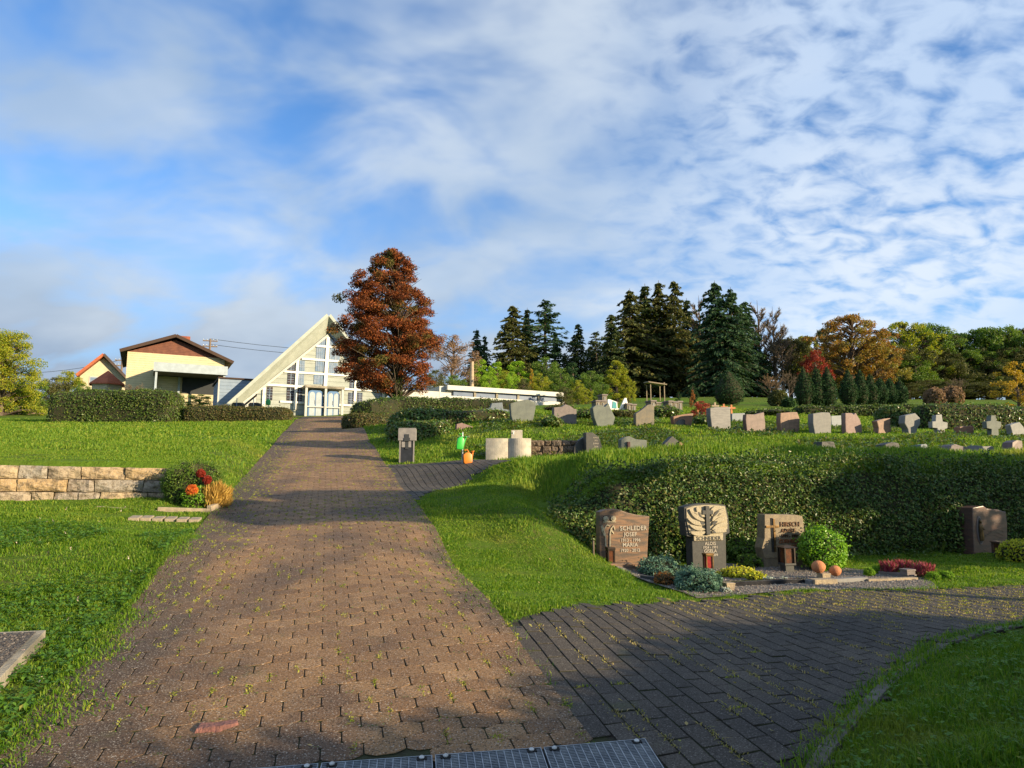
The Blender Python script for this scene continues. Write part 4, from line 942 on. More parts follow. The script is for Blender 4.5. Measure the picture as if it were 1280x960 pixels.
def hedge(label, pts, w, hts, n, size, mat, cat='hedge', **k):
    V, F = hedge_form(pts, w, hts, rnd=min(.4, w * .5)); V = np.array(V); c = np.array([V[:, 0].mean(), V[:, 1].mean(), V[:, 2].min()])
    kk = dict(depth=min(.10, w * .12), bumps=.05); kk.update(k)
    o = leafy('hedge', V - c, F, n, size, M[mat], loc=c, **kk); return tag(o, label, cat)
def ico(r, sub=3, squash=(1, 1, 1), bump=.1, f=2.0, seed=0, flat=True):
    bm = bmesh.new(); bmesh.ops.create_icosphere(bm, subdivisions=sub, radius=1); off = Vector((seed * 7.3, seed * 3.1, 0))
    V = []
    for v in bm.verts: V.append(v.co * (1 + bump * mnoise.noise(v.co * f + off) * 1.6))
    F = [tuple(v.index for v in f.verts) for f in bm.faces]; bm.free()
    return np.array([(p.x * r * squash[0], p.y * r * squash[1], p.z * r * squash[2]) for p in V]), F
def bush(name, label, cat, x, y, r, h, n, size, mat, group=None, bump=.12, sink=.25, seed=None, trunk=False, **k):
    """rounded shrub sitting on the ground: foliage plus stems"""
    seed = random.randint(1, 99) if seed is None else seed
    z = H(x, y); root = empty(name, (x, y, z), 0, label, cat, group)
    V, F = ico(1, 3, (r, r, h / 2 / (1 - sink * .5)), bump, 2.2, seed); V[:, 2] += h / 2 * (1 - sink * .3)
    kk = dict(depth=r * .12, bumps=r * .08, bf=6 / r); kk.update(k)
    leafy('foliage', V, F, n, size, mat, parent=root, seed=seed, **kk)
    mb = MB()
    for i in range(4): a = i * 1.6; mb.tube([(0, 0, -.05), (math.cos(a) * r * .3, math.sin(a) * r * .3, h * .5)], [r * .05, r * .03], 5)
    mb.build('stem', M['bark'], root); return root
# ---- trees
def treemeshes(name, h, r, prof, nc, nl, ls, base, seed, squash=.75, lean=0, tr=.035, twigs=True, clump=.16, aspect=.6, shell=.55):
    """trunk with limbs to every leaf clump, and the crown of separate leaves; returns the two meshes"""
    global rng; keep = rng; rng = np.random.default_rng(seed); rnd = random.Random(seed)
    tm = MB(); tw = [Vector((math.sin(i * 1.3 + seed) * h * .012 * i / 3, math.cos(i * 1.7 + seed) * h * .012 * i / 3, h * .95 * i / 6)) for i in range(7)]; tw[0].z = -.3
    tm.tube(tw, [h * tr * (1 - i / 6.4) for i in range(7)], 8)
    cl = []; cr = []
    for i in range(nc):
        t_ = rnd.random() ** .85; pr = prof(t_); a = i * 2.39996 + rnd.uniform(-.5, .5); rr = pr * r * (rnd.uniform(shell, 1.0) if rnd.random() < .8 else rnd.uniform(.1, shell))
        z = base * h + t_ * h * (1 - base) * .97; wob = 1 + .16 * math.sin(a * 2 + seed) + .1 * math.sin(a * 3.7 + t_ * 6 + seed)
        c = Vector((math.cos(a) * rr * wob, math.sin(a) * rr * wob, z)); cl.append(c); cr.append(r * clump * rnd.uniform(.7, 1.35) * (.55 + .45 * pr))
        if i % 2 == 0 or twigs:
            s = max(.0, z - rr * .55); s = min(s, h * .92); k = min(5.99, s / (h * .95) * 6); p0 = tw[int(k)].lerp(tw[int(k) + 1], k - int(k)); p0.z = max(p0.z, base * h * .5)
            mid = p0.lerp(c, .5) + Vector((0, 0, rr * .12)); tm.tube([p0, mid, c], [h * tr * .22, h * tr * .13, h * tr * .03], 4, cap=False)
    C_ = np.array([c[:] for c in cl]); cr = np.array(cr)
    k = rng.choice(nc, nl, p=cr ** 2 / (cr ** 2).sum()); d = unit(nl) * (rng.uniform(0, 1, nl) ** .45)[:, None]; d[:, 2] *= squash
    P_ = C_[k] + d * cr[k][:, None]; up = d * .8 + np.array([0, 0, .5]); V, F = leafcards(P_, np.full(nl, ls), aspect, up, .8)
    lm = npmesh('crown', V, F, M['green']); o = tm.build('trunk_tmp', M['bark']); mesh = o.data; bpy.data.objects.remove(o); rng = keep
    return mesh, lm
def place_tree(name, label, cat, x, y, meshes, mat, s=1.0, rz=0, group=None, sz=None, z=None, barkmat=None):
    root = empty(name, (x, y, (H(x, y) if z is None else z) - .05), rz, label, cat, group); root.scale = (s, s, sz or s)
    for me, nm, m_ in ((meshes[0], 'trunk', barkmat or M['bark']), (meshes[1], 'crown', mat)):
        o = bpy.data.objects.new(nm, me); link(o, root)
        if o.material_slots: o.material_slots[0].link = 'OBJECT'; o.material_slots[0].material = m_
    return root
def conifer(h, r, seed, whorl=.55, droop=.35, per=11, nn=9, ls=.42, base=.08, ragged=.3, powr=.8):
    global rng; keep = rng; rng = np.random.default_rng(seed); rnd = random.Random(seed)
    tm = MB(); tm.tube([(0, 0, -.4), (0, 0, h * .5), (0, 0, h)], [h * .016, h * .009, .02], 7); P_ = []; D_ = []; z = h * base
    while z < h * .99:
        t_ = (z / h - base) / (1 - base); L = r * (1 - t_) ** powr * (1 if t_ > .1 else .75 + 2.5 * t_) + .12; n = max(4, int(per * (.35 + .65 * (1 - t_))))
        for i in range(n):
            a = rnd.uniform(0, 6.283); l = L * rnd.uniform(1 - ragged * 1.6, 1 + ragged * .5); up = .25 * t_; pts = []
            for q_ in range(4):
                u = q_ / 3; pts.append(Vector((math.cos(a) * l * u, math.sin(a) * l * u, z + l * (up * u - droop * u * u) + rnd.uniform(-.03, .03) * l)))
            if l > .5: tm.tube(pts, [.045, .03, .02, .006], 3, cap=False)
            k = max(3, int(nn * (l / r) ** .8 + 2))
            for q_ in range(k):
                u = (q_ + rnd.random()) / k; u = .12 + .9 * u; j = min(2, int(u * 3)); p = pts[j].lerp(pts[j + 1], min(1.1, u * 3 - j)); sp = .34 * l * (1.02 - u) + .10
                for side in (-1, 1):
                    w = rnd.uniform(.1, 1) * sp * side; P_.append((p.x - math.sin(a) * w, p.y + math.cos(a) * w, p.z - abs(w) * .30 - rnd.uniform(0, .22)))
                    D_.append((math.cos(a) * .8 - math.sin(a) * side * .7, math.sin(a) * .8 + math.cos(a) * side * .7, -.55 - rnd.uniform(0, .5)))
        z += whorl * rnd.uniform(.6, 1.3) * (1 - .45 * t_)
    P_ = np.array(P_); D_ = np.array(D_); V, F = leafcards(P_, np.full(len(P_), ls), .42, dirs=D_, fold=.08)
    V2, F2 = leafcards(P_ + rng.normal(0, .09, P_.shape), np.full(len(P_), ls * .8), .5, dirs=D_ + rng.normal(0, .5, D_.shape), fold=.08)
    lm = npmesh('crown', np.concatenate([V, V2]), np.concatenate([F, F2 + len(V)]), M['conifer']); o = tm.build('t', M['bark']); me = o.data; bpy.data.objects.remove(o); rng = keep
    return me, lm
def bare(h, r, seed, n=26, sub=8, mat=None, fine=900, ls=.22, base=.25):
    """leafless tree: limbs that fork into fine upright twigs"""
    global rng; keep = rng; rng = np.random.default_rng(seed); rnd = random.Random(seed); tm = MB(); tm.tube([(0, 0, -.3), (.05, 0, h * .5), (0, 0, h)], [h * .018, h * .011, .015], 6); P_ = []; D_ = []
    for i in range(n):
        z0 = h * rnd.uniform(base, .9); a = i * 2.4; l = r * (1.15 - z0 / h) * rnd.uniform(.6, 1.1); e = Vector((math.cos(a) * l, math.sin(a) * l, z0 + l * rnd.uniform(.7, 1.3)))
        p0 = Vector((0, 0, z0)); mid = p0.lerp(e, .5) - Vector((0, 0, l * .1)); tm.tube([p0, mid, e], [h * .006, h * .004, .01], 4, cap=False)
        for j in range(sub):
            q_ = p0.lerp(e, rnd.uniform(.3, 1)); d = (e - p0).normalized() + Vector((rnd.uniform(-.7, .7), rnd.uniform(-.7, .7), rnd.uniform(.1, .8))); f_ = q_ + d * l * .35; tm.tube([q_, f_], [h * .0028, .006], 3, cap=False)
            for _ in range(max(1, fine // (n * sub))): u = rnd.random(); p = q_.lerp(f_, u); P_.append(p[:]); D_.append((d.x + rnd.uniform(-.8, .8), d.y + rnd.uniform(-.8, .8), d.z + rnd.uniform(-.3, .8)))
    V, F = leafcards(np.array(P_) + np.array(D_) * ls * .3, np.full(len(P_), ls), .10, dirs=np.array(D_), fold=0)
    lm = npmesh('twigs', V, F, M['twig']); o = tm.build('t', M['bark']); me = o.data; bpy.data.objects.remove(o); rng = keep; return me, lm
round_p = lambda t_: math.sqrt(max(0.02, 1 - (2 * t_ - .85) ** 2 / 1.35))
cone_p = lambda t_: (1 - t_) ** .75 * min(1, .45 + 3.2 * t_) + .07
flame_p = lambda t_: math.sin(math.pi * min(1, t_ * .82 + .16)) ** .7
GRW = 'trees at the edge of the wood'

# ---- hedges: each given by photo pixels of its top edge and a distance
def phedge(label, tops, w, n, size, mat, **k):
    pts = []; hts = []
    for px, py, Y in tops: t_ = at(px, py, Y); pts.append((t_.x, Y)); hts.append(max(.2, t_.z - H(t_.x, Y)))
    return hedge(label, pts, w, hts, n, size, mat, **k)
phedge('tall dense dark green hedge on the left lawn in front of the houses', [(68, 491, 32), (150, 488, 32), (228, 489, 32)], 1.6, 15000, .085, 'hedge', bumps=.09, bf=3)
phedge('low clipped hedge with reddish top between tall hedge and path', [(232, 507, 32.3), (366, 510.5, 32.6)], 1.3, 11000, .07, 'hedge_tan', bumps=.03)
phedge('dark clipped hedge at the top right of the path, before the chapel', [(444, 503, 29.5), (492, 498.5, 31), (560, 499, 31.5), (650, 502, 32)], 1.5, 13000, .08, 'hedge', bumps=.06)
phedge('small rounded low hedge right of the path beside the dark hedge', [(447, 517, 26), (472, 519, 24.5)], 1.5, 4200, .07, 'hedge_tan', bumps=.06, depth=.08)
phedge('broad-leaved yellow tinged hedge on the slope behind the litter bin', [(492, 515, 21.5), (540, 513, 22.5), (640, 517, 23.5)], 1.5, 10500, .095, 'hedge_broad', bumps=.12, bf=3)
phedge('broad-leaved low hedge in front of the yellow tinged hedge', [(488, 527, 19), (560, 526, 20)], 1.2, 5600, .085, 'hedge_broad', bumps=.10, bf=3)
phedge('long clipped hedge behind the stone crosses on the right', [(1142, 505, 25), (1222, 506, 25), (1400, 512, 25.5)], 1.2, 13000, .085, 'hedge_broad', bumps=.04)
phedge('clipped hedge stub between rose gravestone and long hedge', [(1092, 508, 26.5), (1138, 507, 26)], 1.1, 4200, .08, 'hedge_broad', bumps=.03)
phedge('low dark hedge behind the brown and grey gravestones', [(990, 509, 33), (1140, 507, 33)], 1.4, 6000, .10, 'hedge', bumps=.08)

# ---- planted bank behind the near graves
def bank():
    V = []; F = []; n = 64; m = 12; top = []; 
    for i in range(n + 1):
        u = i / n; px = 682 + (1400 - 682) * u
        tpx = px; ty = np.interp(px, [682, 720, 780, 900, 1000, 1140, 1400], [606, 592, 587, 577, 577, 580, 584]); tY = np.interp(px, [682, 760, 900, 1000, 1140, 1280, 1400], [9.7, 9.75, 9.9, 10.2, 10.85, 11.3, 11.9])
        rx = (px - 640) / FPX / 1.0; bY = (9.25 - .311 - .10) / (1 - .245 * rx); bx = rx * bY; bz = H(bx, bY) - .10; tY = bY + .50; T_ = Vector((bx + .04, tY, H(bx + .04, tY) + .07))
        B_ = Vector((bx, bY, bz)); k = min(1, (px - 675) / 90) ; bk = Vector((T_.x * 1.0 + .1, tY + .14, H(T_.x + .1, tY + .14) - .08))
        for j in range(m + 1):
            v = j / m
            if v < .72: w = v / .72; p = B_.lerp(T_, w) + Vector((.03, -.14, .05)) * math.sin(math.pi * w ** 1.2) * k + Vector((0, 0, .05 * math.sin(math.pi * w)))
            else: w = (v - .72) / .28; p = T_.lerp(bk, w) + Vector((0, 0, .05 * math.sin(math.pi * w)))
            V.append(p[:])
    for i in range(n):
        for j in range(m): F.append((i * (m + 1) + j, (i + 1) * (m + 1) + j, (i + 1) * (m + 1) + j + 1, i * (m + 1) + j + 1))
    V = np.array(V); c = np.array([4.5, 10.5, .5]); N_ = 58000
    P_, Nn = sample_mesh(V, F, N_); Nn *= np.sign(-Nn[:, 1])[:, None] * 1.0; Nn[Nn[:, 1] > 0] *= -1
    d = n3(P_, 4.5, 4) * .075 + n3(P_, 12, 5) * .03 + rng.uniform(-.12, .03, N_) + (rng.uniform(0, 1, N_) < .05) * rng.uniform(0, .10, N_)
    P2 = P_ + Nn * d[:, None] - c; LV, LF = leafcards(P2, np.full(N_, .043), .62, Nn * .9 + np.array([0, 0, .5]), .75)
    Vc = V - c + np.array([.03, .10, -.03]); o = npobj('bank_shrubs', np.concatenate([Vc, LV]), [LF + len(V), np.array(F)], [M['ivy'], M['darkcore']], None, [0] * len(LF) + [1] * len(F), loc=c)
    tag(o, 'dense dark green ground-cover hedge on the bank behind the near graves', 'hedge')
bank()
# ivy trailing at the foot of the bank, leafy weeds behind the stones
x = rng.uniform(.9, 7.5, 260); y = np.interp(x, [.9, 1.6, 7.5], [9.1, 9.15, 10.8]) + rng.normal(-.05, .16, 260); k = ~((x > 1) & (y < 8.9)); x, y = x[k], y[k]
tag(rosettes('bank_weeds', x, y, .05, M['hedge'], 4, .05, .9), 'green weeds along the foot of the planted bank', 'weeds', kind='stuff')

# ---- the big red-brown tree
mesh = treemeshes('red', 10.4, 3.55, cone_p if False else (lambda t_: (.62 + 1.5 * t_ if t_ < .25 else 1 - .80 * ((t_ - .25) / .75) ** 2.0) * (1 + .08 * math.sin(t_ * 21))), 440, 85000, .125, .15, 11, .65, clump=.125, tr=.022, aspect=.5, shell=.45)
q = at(499, 497, 38); zt = at(505, 313, 38).z; zg = H(q.x, 38); S_ = (zt - zg) / 10.25
tr_ = place_tree('red_tree', 'tall tree with rusty red-brown crown right of the chapel, ivy on its trunk', 'tree', q.x - .15, 38, mesh, M['redtree'], S_ * 1.06, 0, sz=S_); [o for o in tr_.children if o.name.startswith('crown')][0].location.x = -.55
V = []; F = []; mb = MB().tube([(0, 0, 0), (.02, 0, 1.3), (0, .03, 2.7)], [.42, .34, .24], 10)
leafy('trunk_ivy', mb.v, [f for f in mb.f if len(f) == 4], 2600, .13, M['ivy'], depth=.08, parent=tr_, bumps=.10, bf=3)
# hanging lower right skirt in green
mesh2 = treemeshes('pale', 5.2, 2.1, round_p, 60, 9000, .09, .25, 21, clump=.2)
def tree_at(name, label, cat, px, py_top, Y, meshes, mh, mat, rz=None, group=None, wx=1.0, barkmat=None, py_base=None):
    """place a tree so that its top reaches the given height; mh is the height of the mesh"""
    t_ = at(px, py_top, Y); zg = H(t_.x, Y); s = (t_.z - zg) / mh; return place_tree(name, label, cat, t_.x, Y, meshes, mat, s * wx, random.uniform(0, 6.28) if rz is None else rz, group, sz=s, barkmat=barkmat)
tree_at('autumn_tree', 'round tree with sparse pale pinkish leaves right of the red tree', 'tree', 566, 417, 62, mesh2, 5.2, M['pinktwig'], wx=1.05)
g1 = treemeshes('g', 6, 2.6, round_p, 70, 9000, .17, .08, 31, clump=.24)
g2 = treemeshes('g', 6, 1.7, flame_p, 60, 8000, .16, .05, 32, clump=.26)
g3 = treemeshes('g', 7, 3.4, round_p, 170, 15000, .17, .14, 33, clump=.14, shell=.4)
tree_at('broadleaf_tree', 'olive green tree low behind the red tree crown', 'tree', 545, 462, 54, g1, 6, M['olive'], wx=.9)
tree_at('shrub_tree', 'green shrubby tree behind the white garden wall', 'tree', 568, 468, 56, g1, 6, M['green'], wx=1.1)
# ---- spruces behind: mesh variants
cA = conifer(17, 3.9, 41, powr=.62, ls=.55, per=12, nn=10, whorl=.62); cB = conifer(17, 3.4, 42, ls=.52, per=11, nn=10, whorl=.66, ragged=.4); cC = conifer(17, 4.6, 43, powr=.62, ls=.60, per=12, nn=11, whorl=.7, droop=.45, ragged=.42); cD = conifer(17, 3.0, 44, ls=.5, per=9, nn=8, whorl=.8, base=.45, ragged=.5, droop=.1, powr=.45)
CON = [ # px, top, Y, mesh, mat, width, label
 (596,410,84,cB,'conifer_blue',1.0,'slender dark spruce left of the pale wooden post top'),
 (606,418,88,cB,'conifer',.9,'slender spruce just right of the first slim one'),
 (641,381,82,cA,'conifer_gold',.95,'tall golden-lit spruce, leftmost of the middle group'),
 (659,384,86,cB,'conifer',1.0,'narrow spruce between the golden spruce and the pine'),
 (681,376,84,cD,'conifer_blue',1.15,'pine with open flat-tufted crown on a bare trunk'),
 (694,414,90,cB,'conifer_blue',.8,'small dark spruce right of the open pine'),
 (722,404,84,cA,'conifer',.9,'lone dark spruce between the pine and the big spruce stand'),
 (745,414,92,cD,'conifer',.9,'thin ragged spruce at the left foot of the big stand'),
 (764,392,80,cA,'conifer',.9,'leftmost lower spruce of the big dark stand'),
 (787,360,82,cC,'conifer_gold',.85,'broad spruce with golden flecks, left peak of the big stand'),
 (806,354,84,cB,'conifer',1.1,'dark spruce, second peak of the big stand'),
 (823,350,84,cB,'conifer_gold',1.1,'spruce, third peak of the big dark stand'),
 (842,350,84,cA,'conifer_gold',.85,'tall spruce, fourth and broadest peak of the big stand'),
 (858,372,88,cB,'conifer',1.0,'dark spruce sinking behind the right side of the big stand'),
 (893,350,78,cC,'conifer_blue',.85,'tall dark fir with pointed top left of the twin firs'),
 (913,358,78,cC,'conifer_blue',.80,'dense dark green fir with rounded right flank'),
 (930,376,84,cA,'conifer_blue',.9,'lower fir behind the dense fir on the right'),
]
for px, pt, Y, me, mt, wx, lb in CON: tree_at('spruce' if me is not cD else 'pine', lb, 'conifer', px, pt, Y, me, 17, M[mt], group='conifers behind the cemetery', wx=wx * random.uniform(1.25, 1.65))
for i, (px, pt, Y) in enumerate([(628,440,92),(668,430,94),(706,440,92),(738,432,94),(760,425,90),(795,405,92),(832,400,92),(868,400,90),(884,410,86),(905,405,86),(935,420,88),(955,440,92)]):
    tree_at('spruce', ['dark infill spruce between the golden spruce and post', 'dark spruce low behind the golden spruce', 'dark spruce low right of the open pine', 'dark spruce low before the left edge of the big stand', 'dark spruce filling the foot of the big stand on its left', 'dark spruce hidden among the left peaks of the stand', 'dark spruce hidden among the middle peaks of the stand', 'dark spruce in the gap right of the big stand', 'dark spruce left behind the pointed fir', 'dark spruce between the two firs', 'dark spruce low right of the dense fir', 'dark low spruce left of the bare larches'][i], 'conifer', px, pt, Y, cA if i % 2 else cC, 17, M['conifer'], group='conifers behind the cemetery', wx=1.6)
# bare larches
bA = bare(14, 3.0, 51, 34, 9, fine=2600, ls=.5)
for px, pt, Y, lb in ((873,366,88,'thin bare larch between the big stand and the pointed fir'), (946,372,86,'bare larch right of the firs, left of a pair'), (965,380,84,'bare larch with olive twigs, right of a pair'), (975,400,82,'shorter bare larch at the right end of the firs')):
    tree_at('larch', lb, 'tree', px, pt, Y, bA, 14.3, M['twig'], group='bare larches', wx=1.0)
# broadleaf wood to the right
BR = [(985,420,86,'olive',1.1,'olive tree right of the bare larches'),(1004,418,90,'yellowgreen',.7,'small yellowing tree left of the red bush in the wood'),(1032,408,92,'olive',.9,'olive tree behind the left side of the orange tree'),
 (1062,392,80,'orange',1.25,'large round autumn tree with orange and pink leaves'),(1092,420,82,'orange',.9,'lower orange-yellow tree at the right flank of the large autumn tree'),
 (1128,400,92,'yellowgreen',1.0,'yellow-green tree top right of the orange tree'),(1152,402,94,'green',1.0,'green tree beside the yellow-green one in the wood'),(1104,428,96,'olive',1.1,'dark olive tree in the gap right of the orange tree'),
 (1175,416,96,'olive',1.2,'dark rounded tree in the middle of the right wood'),(1200,414,98,'green',1.2,'dark green tree left of the highest right crown'),(1228,408,96,'green',1.2,'broad dark green crown near the right edge'),(1252,406,94,'green',1.1,'green crown with lit top at the right edge'),
 (1285,408,96,'olive',1.3,'tree crown cut by the right edge of the picture'),(1310,410,90,'green',1.3,'tree beyond the right edge of the picture')]
g5 = treemeshes('g', 7, 3.3, round_p, 200, 12500, .17, .14, 35, clump=.12, shell=.35)
for px, pt, Y, mt, wx, lb in BR: tree_at('broadleaf_tree', lb, 'tree', px, pt, Y, g5 if (px // 7) % 2 or mt == 'orange' else g3, 7.1, M[mt], group='broadleaf trees of the right wood', wx=wx * .95)
for i, (px, pt, Y) in enumerate([(1015,440,98),(1045,440,100),(1120,436,90),(1142,440,88),(1165,438,92),(1188,442,90),(1212,440,92),(1238,440,90),(1262,438,92),(1290,436,92)]):
    tree_at('broadleaf_tree', ['shaded tree behind the three cypresses', 'shaded tree behind the left of the orange tree trunk', 'shaded understorey tree right of the six cypresses', 'shaded understorey tree, second right of the cypresses', 'shaded understorey tree above the brown shrubs', 'shaded understorey tree right of the brown shrubs', 'shaded understorey tree in the middle of the right wood', 'shaded understorey tree left of the yellow tree', 'shaded understorey tree behind the yellow tree', 'shaded understorey tree at the right picture edge'][i], 'tree', px, pt, Y, g1 if i % 2 else g3, 6.6, M['olive'] if i % 3 else M['green'], group='broadleaf trees of the right wood', wx=1.3)
for i, (px, pt, Y) in enumerate([(1135,478,80),(1160,474,82),(1185,476,80),(1210,474,82),(1236,475,80),(1262,474,82),(1290,474,80)]):
    tree_at('thicket', ['dark thicket right of the row of six cypresses', 'dark thicket behind the left brown shrub', 'dark thicket behind the right brown shrub', 'dark thicket above the middle of the long hedge', 'dark thicket left of the golden tree', 'dark thicket behind the golden tree', 'dark thicket at the right picture edge'][i], 'thicket', px, pt, Y, g1, 6.1, M['olive'], group='thicket at the foot of the wood', wx=2.6)
tree_at('red_maple', 'small vivid red maple before the dark wood', 'tree', 1017, 438, 76, g1, 6, M['red'], wx=.8)
# nearer trees and shrubs in the middle
MID = [(602,448,66,'thuja_lime',g2,1.1,'bright lime column tree just right of the wooden post'),(622,451,66,'thuja_lime',g2,1.3,'bright lime column tree, second right of the post'),(648,450,68,'thuja_lime',g2,1.6,'lime green tree below the golden spruce'),(634,462,62,'yellowgreen',g1,1.0,'green shrub tree above the flat roof middle'),
 (683,446,66,'green',g1,1.0,'broad green tree above the right end of the flat roof'),(664,460,62,'yellow',g2,.4,'thin orange-yellow sapling left of the broad green tree'),(716,452,64,'thuja',g2,1.1,'dark blue-green bushy conifer left of the yellow tree'),(738,462,58,'green',g1,1.2,'dark green spreading shrub left of the yellow tree'),
 (770,449,54,'yellowgreen',g2,1.15,'bright yellow-green tree before the dark spruces'),(785,470,54,'yellowgreen',g1,.7,'lower yellowing bush right of the bright yellow tree'),(706,482,48,'olive',g1,1.0,'olive bush right of the flat roofed hall'),(732,484,46,'yellowgreen',g1,1.0,'pale leaved bush behind the grey-green pointed gravestone'),
 (612,464,60,'thuja_lime',g1,.9,'green shrub between the lime column trees'),(654,472,58,'olive',g1,.9,'olive shrub over the flat roof beside the sapling'),(590,472,62,'olive',g1,.8,'olive shrub at the foot of the wooden post')]
MID += [(640,463,60,'thuja_lime',g1,.7,'rounded lime shrub behind the middle of the flat roof'),(676,466,60,'yellowgreen',g1,.9,'rounded yellow green shrub behind the right part of the flat roof'),(700,462,62,'green',g1,1.0,'rounded green shrub right of the broad green tree'),(722,474,52,'yellowgreen',g1,.9,'yellow green shrub before the dark bushy conifer'),(752,476,50,'green',g1,1.0,'green shrub at the foot of the bright yellow tree')]
for px, pt, Y, mt, me, wx, lb in MID: tree_at('shrub_tree', lb, 'tree', px, pt, Y, me, 6.1, M[mt], group='shrubs and small trees behind the hall', wx=wx)
for px, pt, Y, lb in ((866,478,46,'dark young conifer with reddish side behind the red shrub'), (848,488,50,'dark low bush right of the pergola')): tree_at('shrub_tree', lb, 'tree', px, pt, Y, g2, 6.1, M['thuja'], wx=.9)
# cypress rows, round yew
cy = None
def thuja(px, pt, pb, Y, rpx, label, mat='thuja', name='cypress', group='clipped cypresses'):
    global cy; a = at(px, pt, Y); zg = min(H(a.x, Y), at(px, pb, Y).z + .3); h = a.z - zg; r = rpx / FPX * Y
    root = empty(name, (a.x, Y, zg), 0, label, 'cypress', group)
    prof = [(0, .45), (.12, .85), (.3, 1), (.5, .9), (.7, .62), (.86, .34), (1, .03)]; V = []; F = []; m = 12
    for z_, q_ in prof:
        for k in range(m): an = 6.283 * k / m; V.append((math.cos(an) * r * q_, math.sin(an) * r * q_, z_ * h))
    for i in range(len(prof) - 1):
        for k in range(m): F.append((i * m + k, i * m + (k + 1) % m, (i + 1) * m + (k + 1) % m, (i + 1) * m + k))
    leafy('foliage', V, F, 2600, .14 * Y / 50, M[mat], depth=.12, parent=root, bumps=.09, bf=4, aspect=.4, seed=int(px))
    MB().tube([(0, 0, -.2), (0, 0, h * .3)], .08, 6).build('trunk', M['bark'], root)
for px, pt, lb, rp in ((1004,459,'left cypress of the group of three',12), (1020,459,'middle cypress of the group of three',10), (1033,458,'right cypress of the group of three',11)): thuja(px, pt, 509, 46, rp, lb)
for i, (px, pt) in enumerate([(1059,461),(1074,462),(1087,467),(1099,472),(1111,473),(1124,472)]): thuja(px, pt, 507 - i * .5, 48 + i, 10.5 - i * .5, ['first and leftmost','second','third','fourth','fifth','sixth and rightmost'][i] + ' cypress in the row of six')
thuja(910, 461, 509, 40, 20, 'large round clipped yew with lit right side behind the banded gravestone', 'thuja', 'yew', None)
bB = bare(5, 2.6, 61, 26, 9, fine=3600, ls=.22, base=.3)
tree_at('bare_tree', 'low bare fruit tree with wide pinkish twigs before the firs', 'tree', 962, 466, 44, bB, 5.6, M['pinktwig'], wx=1.1)
tree_at('bare_tree', 'leafless brown tree behind the low bare fruit tree', 'tree', 985, 462, 52, bB, 5.6, M['twig'], wx=1.2)
tree_at('bare_tree', 'leafless shrub above the long hedge on the right', 'tree', 1196, 470, 50, bB, 5.6, M['twig'], wx=.9)
for px, pt, Y, lb, mt in ((1168,486,48,'brown shrub, left of the two above the long hedge','pinktwig'), (1188,484,48,'tan shrub, right of the two above the long hedge','pinktwig'), (972,489,42,'dark round bush beside the three cypresses','olive'),(985,498,40,'low dark bush at the foot of the three cypresses','thuja')):
    a = at(px, pt, Y); h = a.z - H(a.x, Y); bush('shrub', lb, 'shrub', a.x, Y, h * .62, h, 2200, .15, M[mt])
y3 = treemeshes('y', 3.4, 1.15, round_p, 46, 5200, .095, .12, 71, clump=.26)
tree_at('yellow_tree', 'bright golden-yellow tree at the right picture edge', 'tree', 1268, 450, 33, y3, 3.45, M['yellow'], wx=1.0)
# left edge trees
g4 = treemeshes('y', 6.5, 2.8, lambda t_: 1 - .55 * t_ ** 2, 170, 30000, .12, .0, 72, clump=.20)
tree_at('autumn_tree', 'tall yellow and green tree at the left picture edge', 'tree', 10, 413, 42, g4, 6.5, M['yellowgreen'], wx=1.0)
for px, pt, Y, mt, wx, lb in ((-30,440,45,'green',1.1,'green tree beyond the left picture edge'),(40,470,44,'green',1.2,'dark green bush right of the yellow left tree'),(70,470,47,'olive',1.2,'olive bush before the small gabled house'),(88,462,48,'yellowgreen',1.0,'yellow-green bush touching the gabled house'),(20,478,43,'green',1.3,'dark bush at the foot of the yellow left tree'),(104,478,46,'green',.9,'green bush left of the orange pavilion roof')):
    tree_at('shrub_tree', lb, 'tree', px, pt, Y, g1, 6.1, M[mt], wx=wx)
tree_at('bare_tree', 'thin twiggy shrub before the cream house wall', 'tree', 168, 476, 38, bB, 5.6, M['twig'], wx=.8)
tree_at('shrub_tree', 'green bush under the carport roof', 'tree', 250, 492, 62, g1, 6.1, M['green'], wx=2.2)

# ---- off-frame trees, added unseen hedge: they throw the shade on the near ground
hedge('tall unseen hedge added behind the camera to the right, shading the near paving', [(3.6, -3.6), (5.4, -1.0), (7.1, .1), (8.2, 1.9), (8.6, 3.4)], 1.0, [2.9, 2.45, 2.2, 2.05, 1.6], 9000, .11, 'hedge', bumps=.08)
s1 = treemeshes('s', 4.7, 2.0, round_p, 80, 26000, .16, .47, 81, clump=.26)
place_tree('shade_tree', 'round tree beyond the right edge shading the planted bank', 'tree', 15.6, 6.4, s1, M['green'], 1.0)
s2 = treemeshes('s', 4.2, 1.7, round_p, 70, 30000, .13, .875, 82, clump=.16)
place_tree('shade_tree', 'flat crowned tree beyond the right edge shading path and knoll', 'tree', 9.5, 4.0, s2, M['green'], .92, sz=1.05)
s3 = treemeshes('s', 8.4, 1.0, round_p, 40, 12000, .15, .86, 83, clump=.3, tr=.012)
place_tree('shade_tree', 'tall slim tree beyond the right edge casting the nearer narrow band of shade', 'tree', 14.2, 9.1, s3, M['green'], 1.0, z=.2)
place_tree('shade_tree', 'tall slim tree beyond the right edge casting the farther band of shade', 'tree', 13.0, 13.6, s3, M['green'], 1.02, sz=1.0, z=.75)
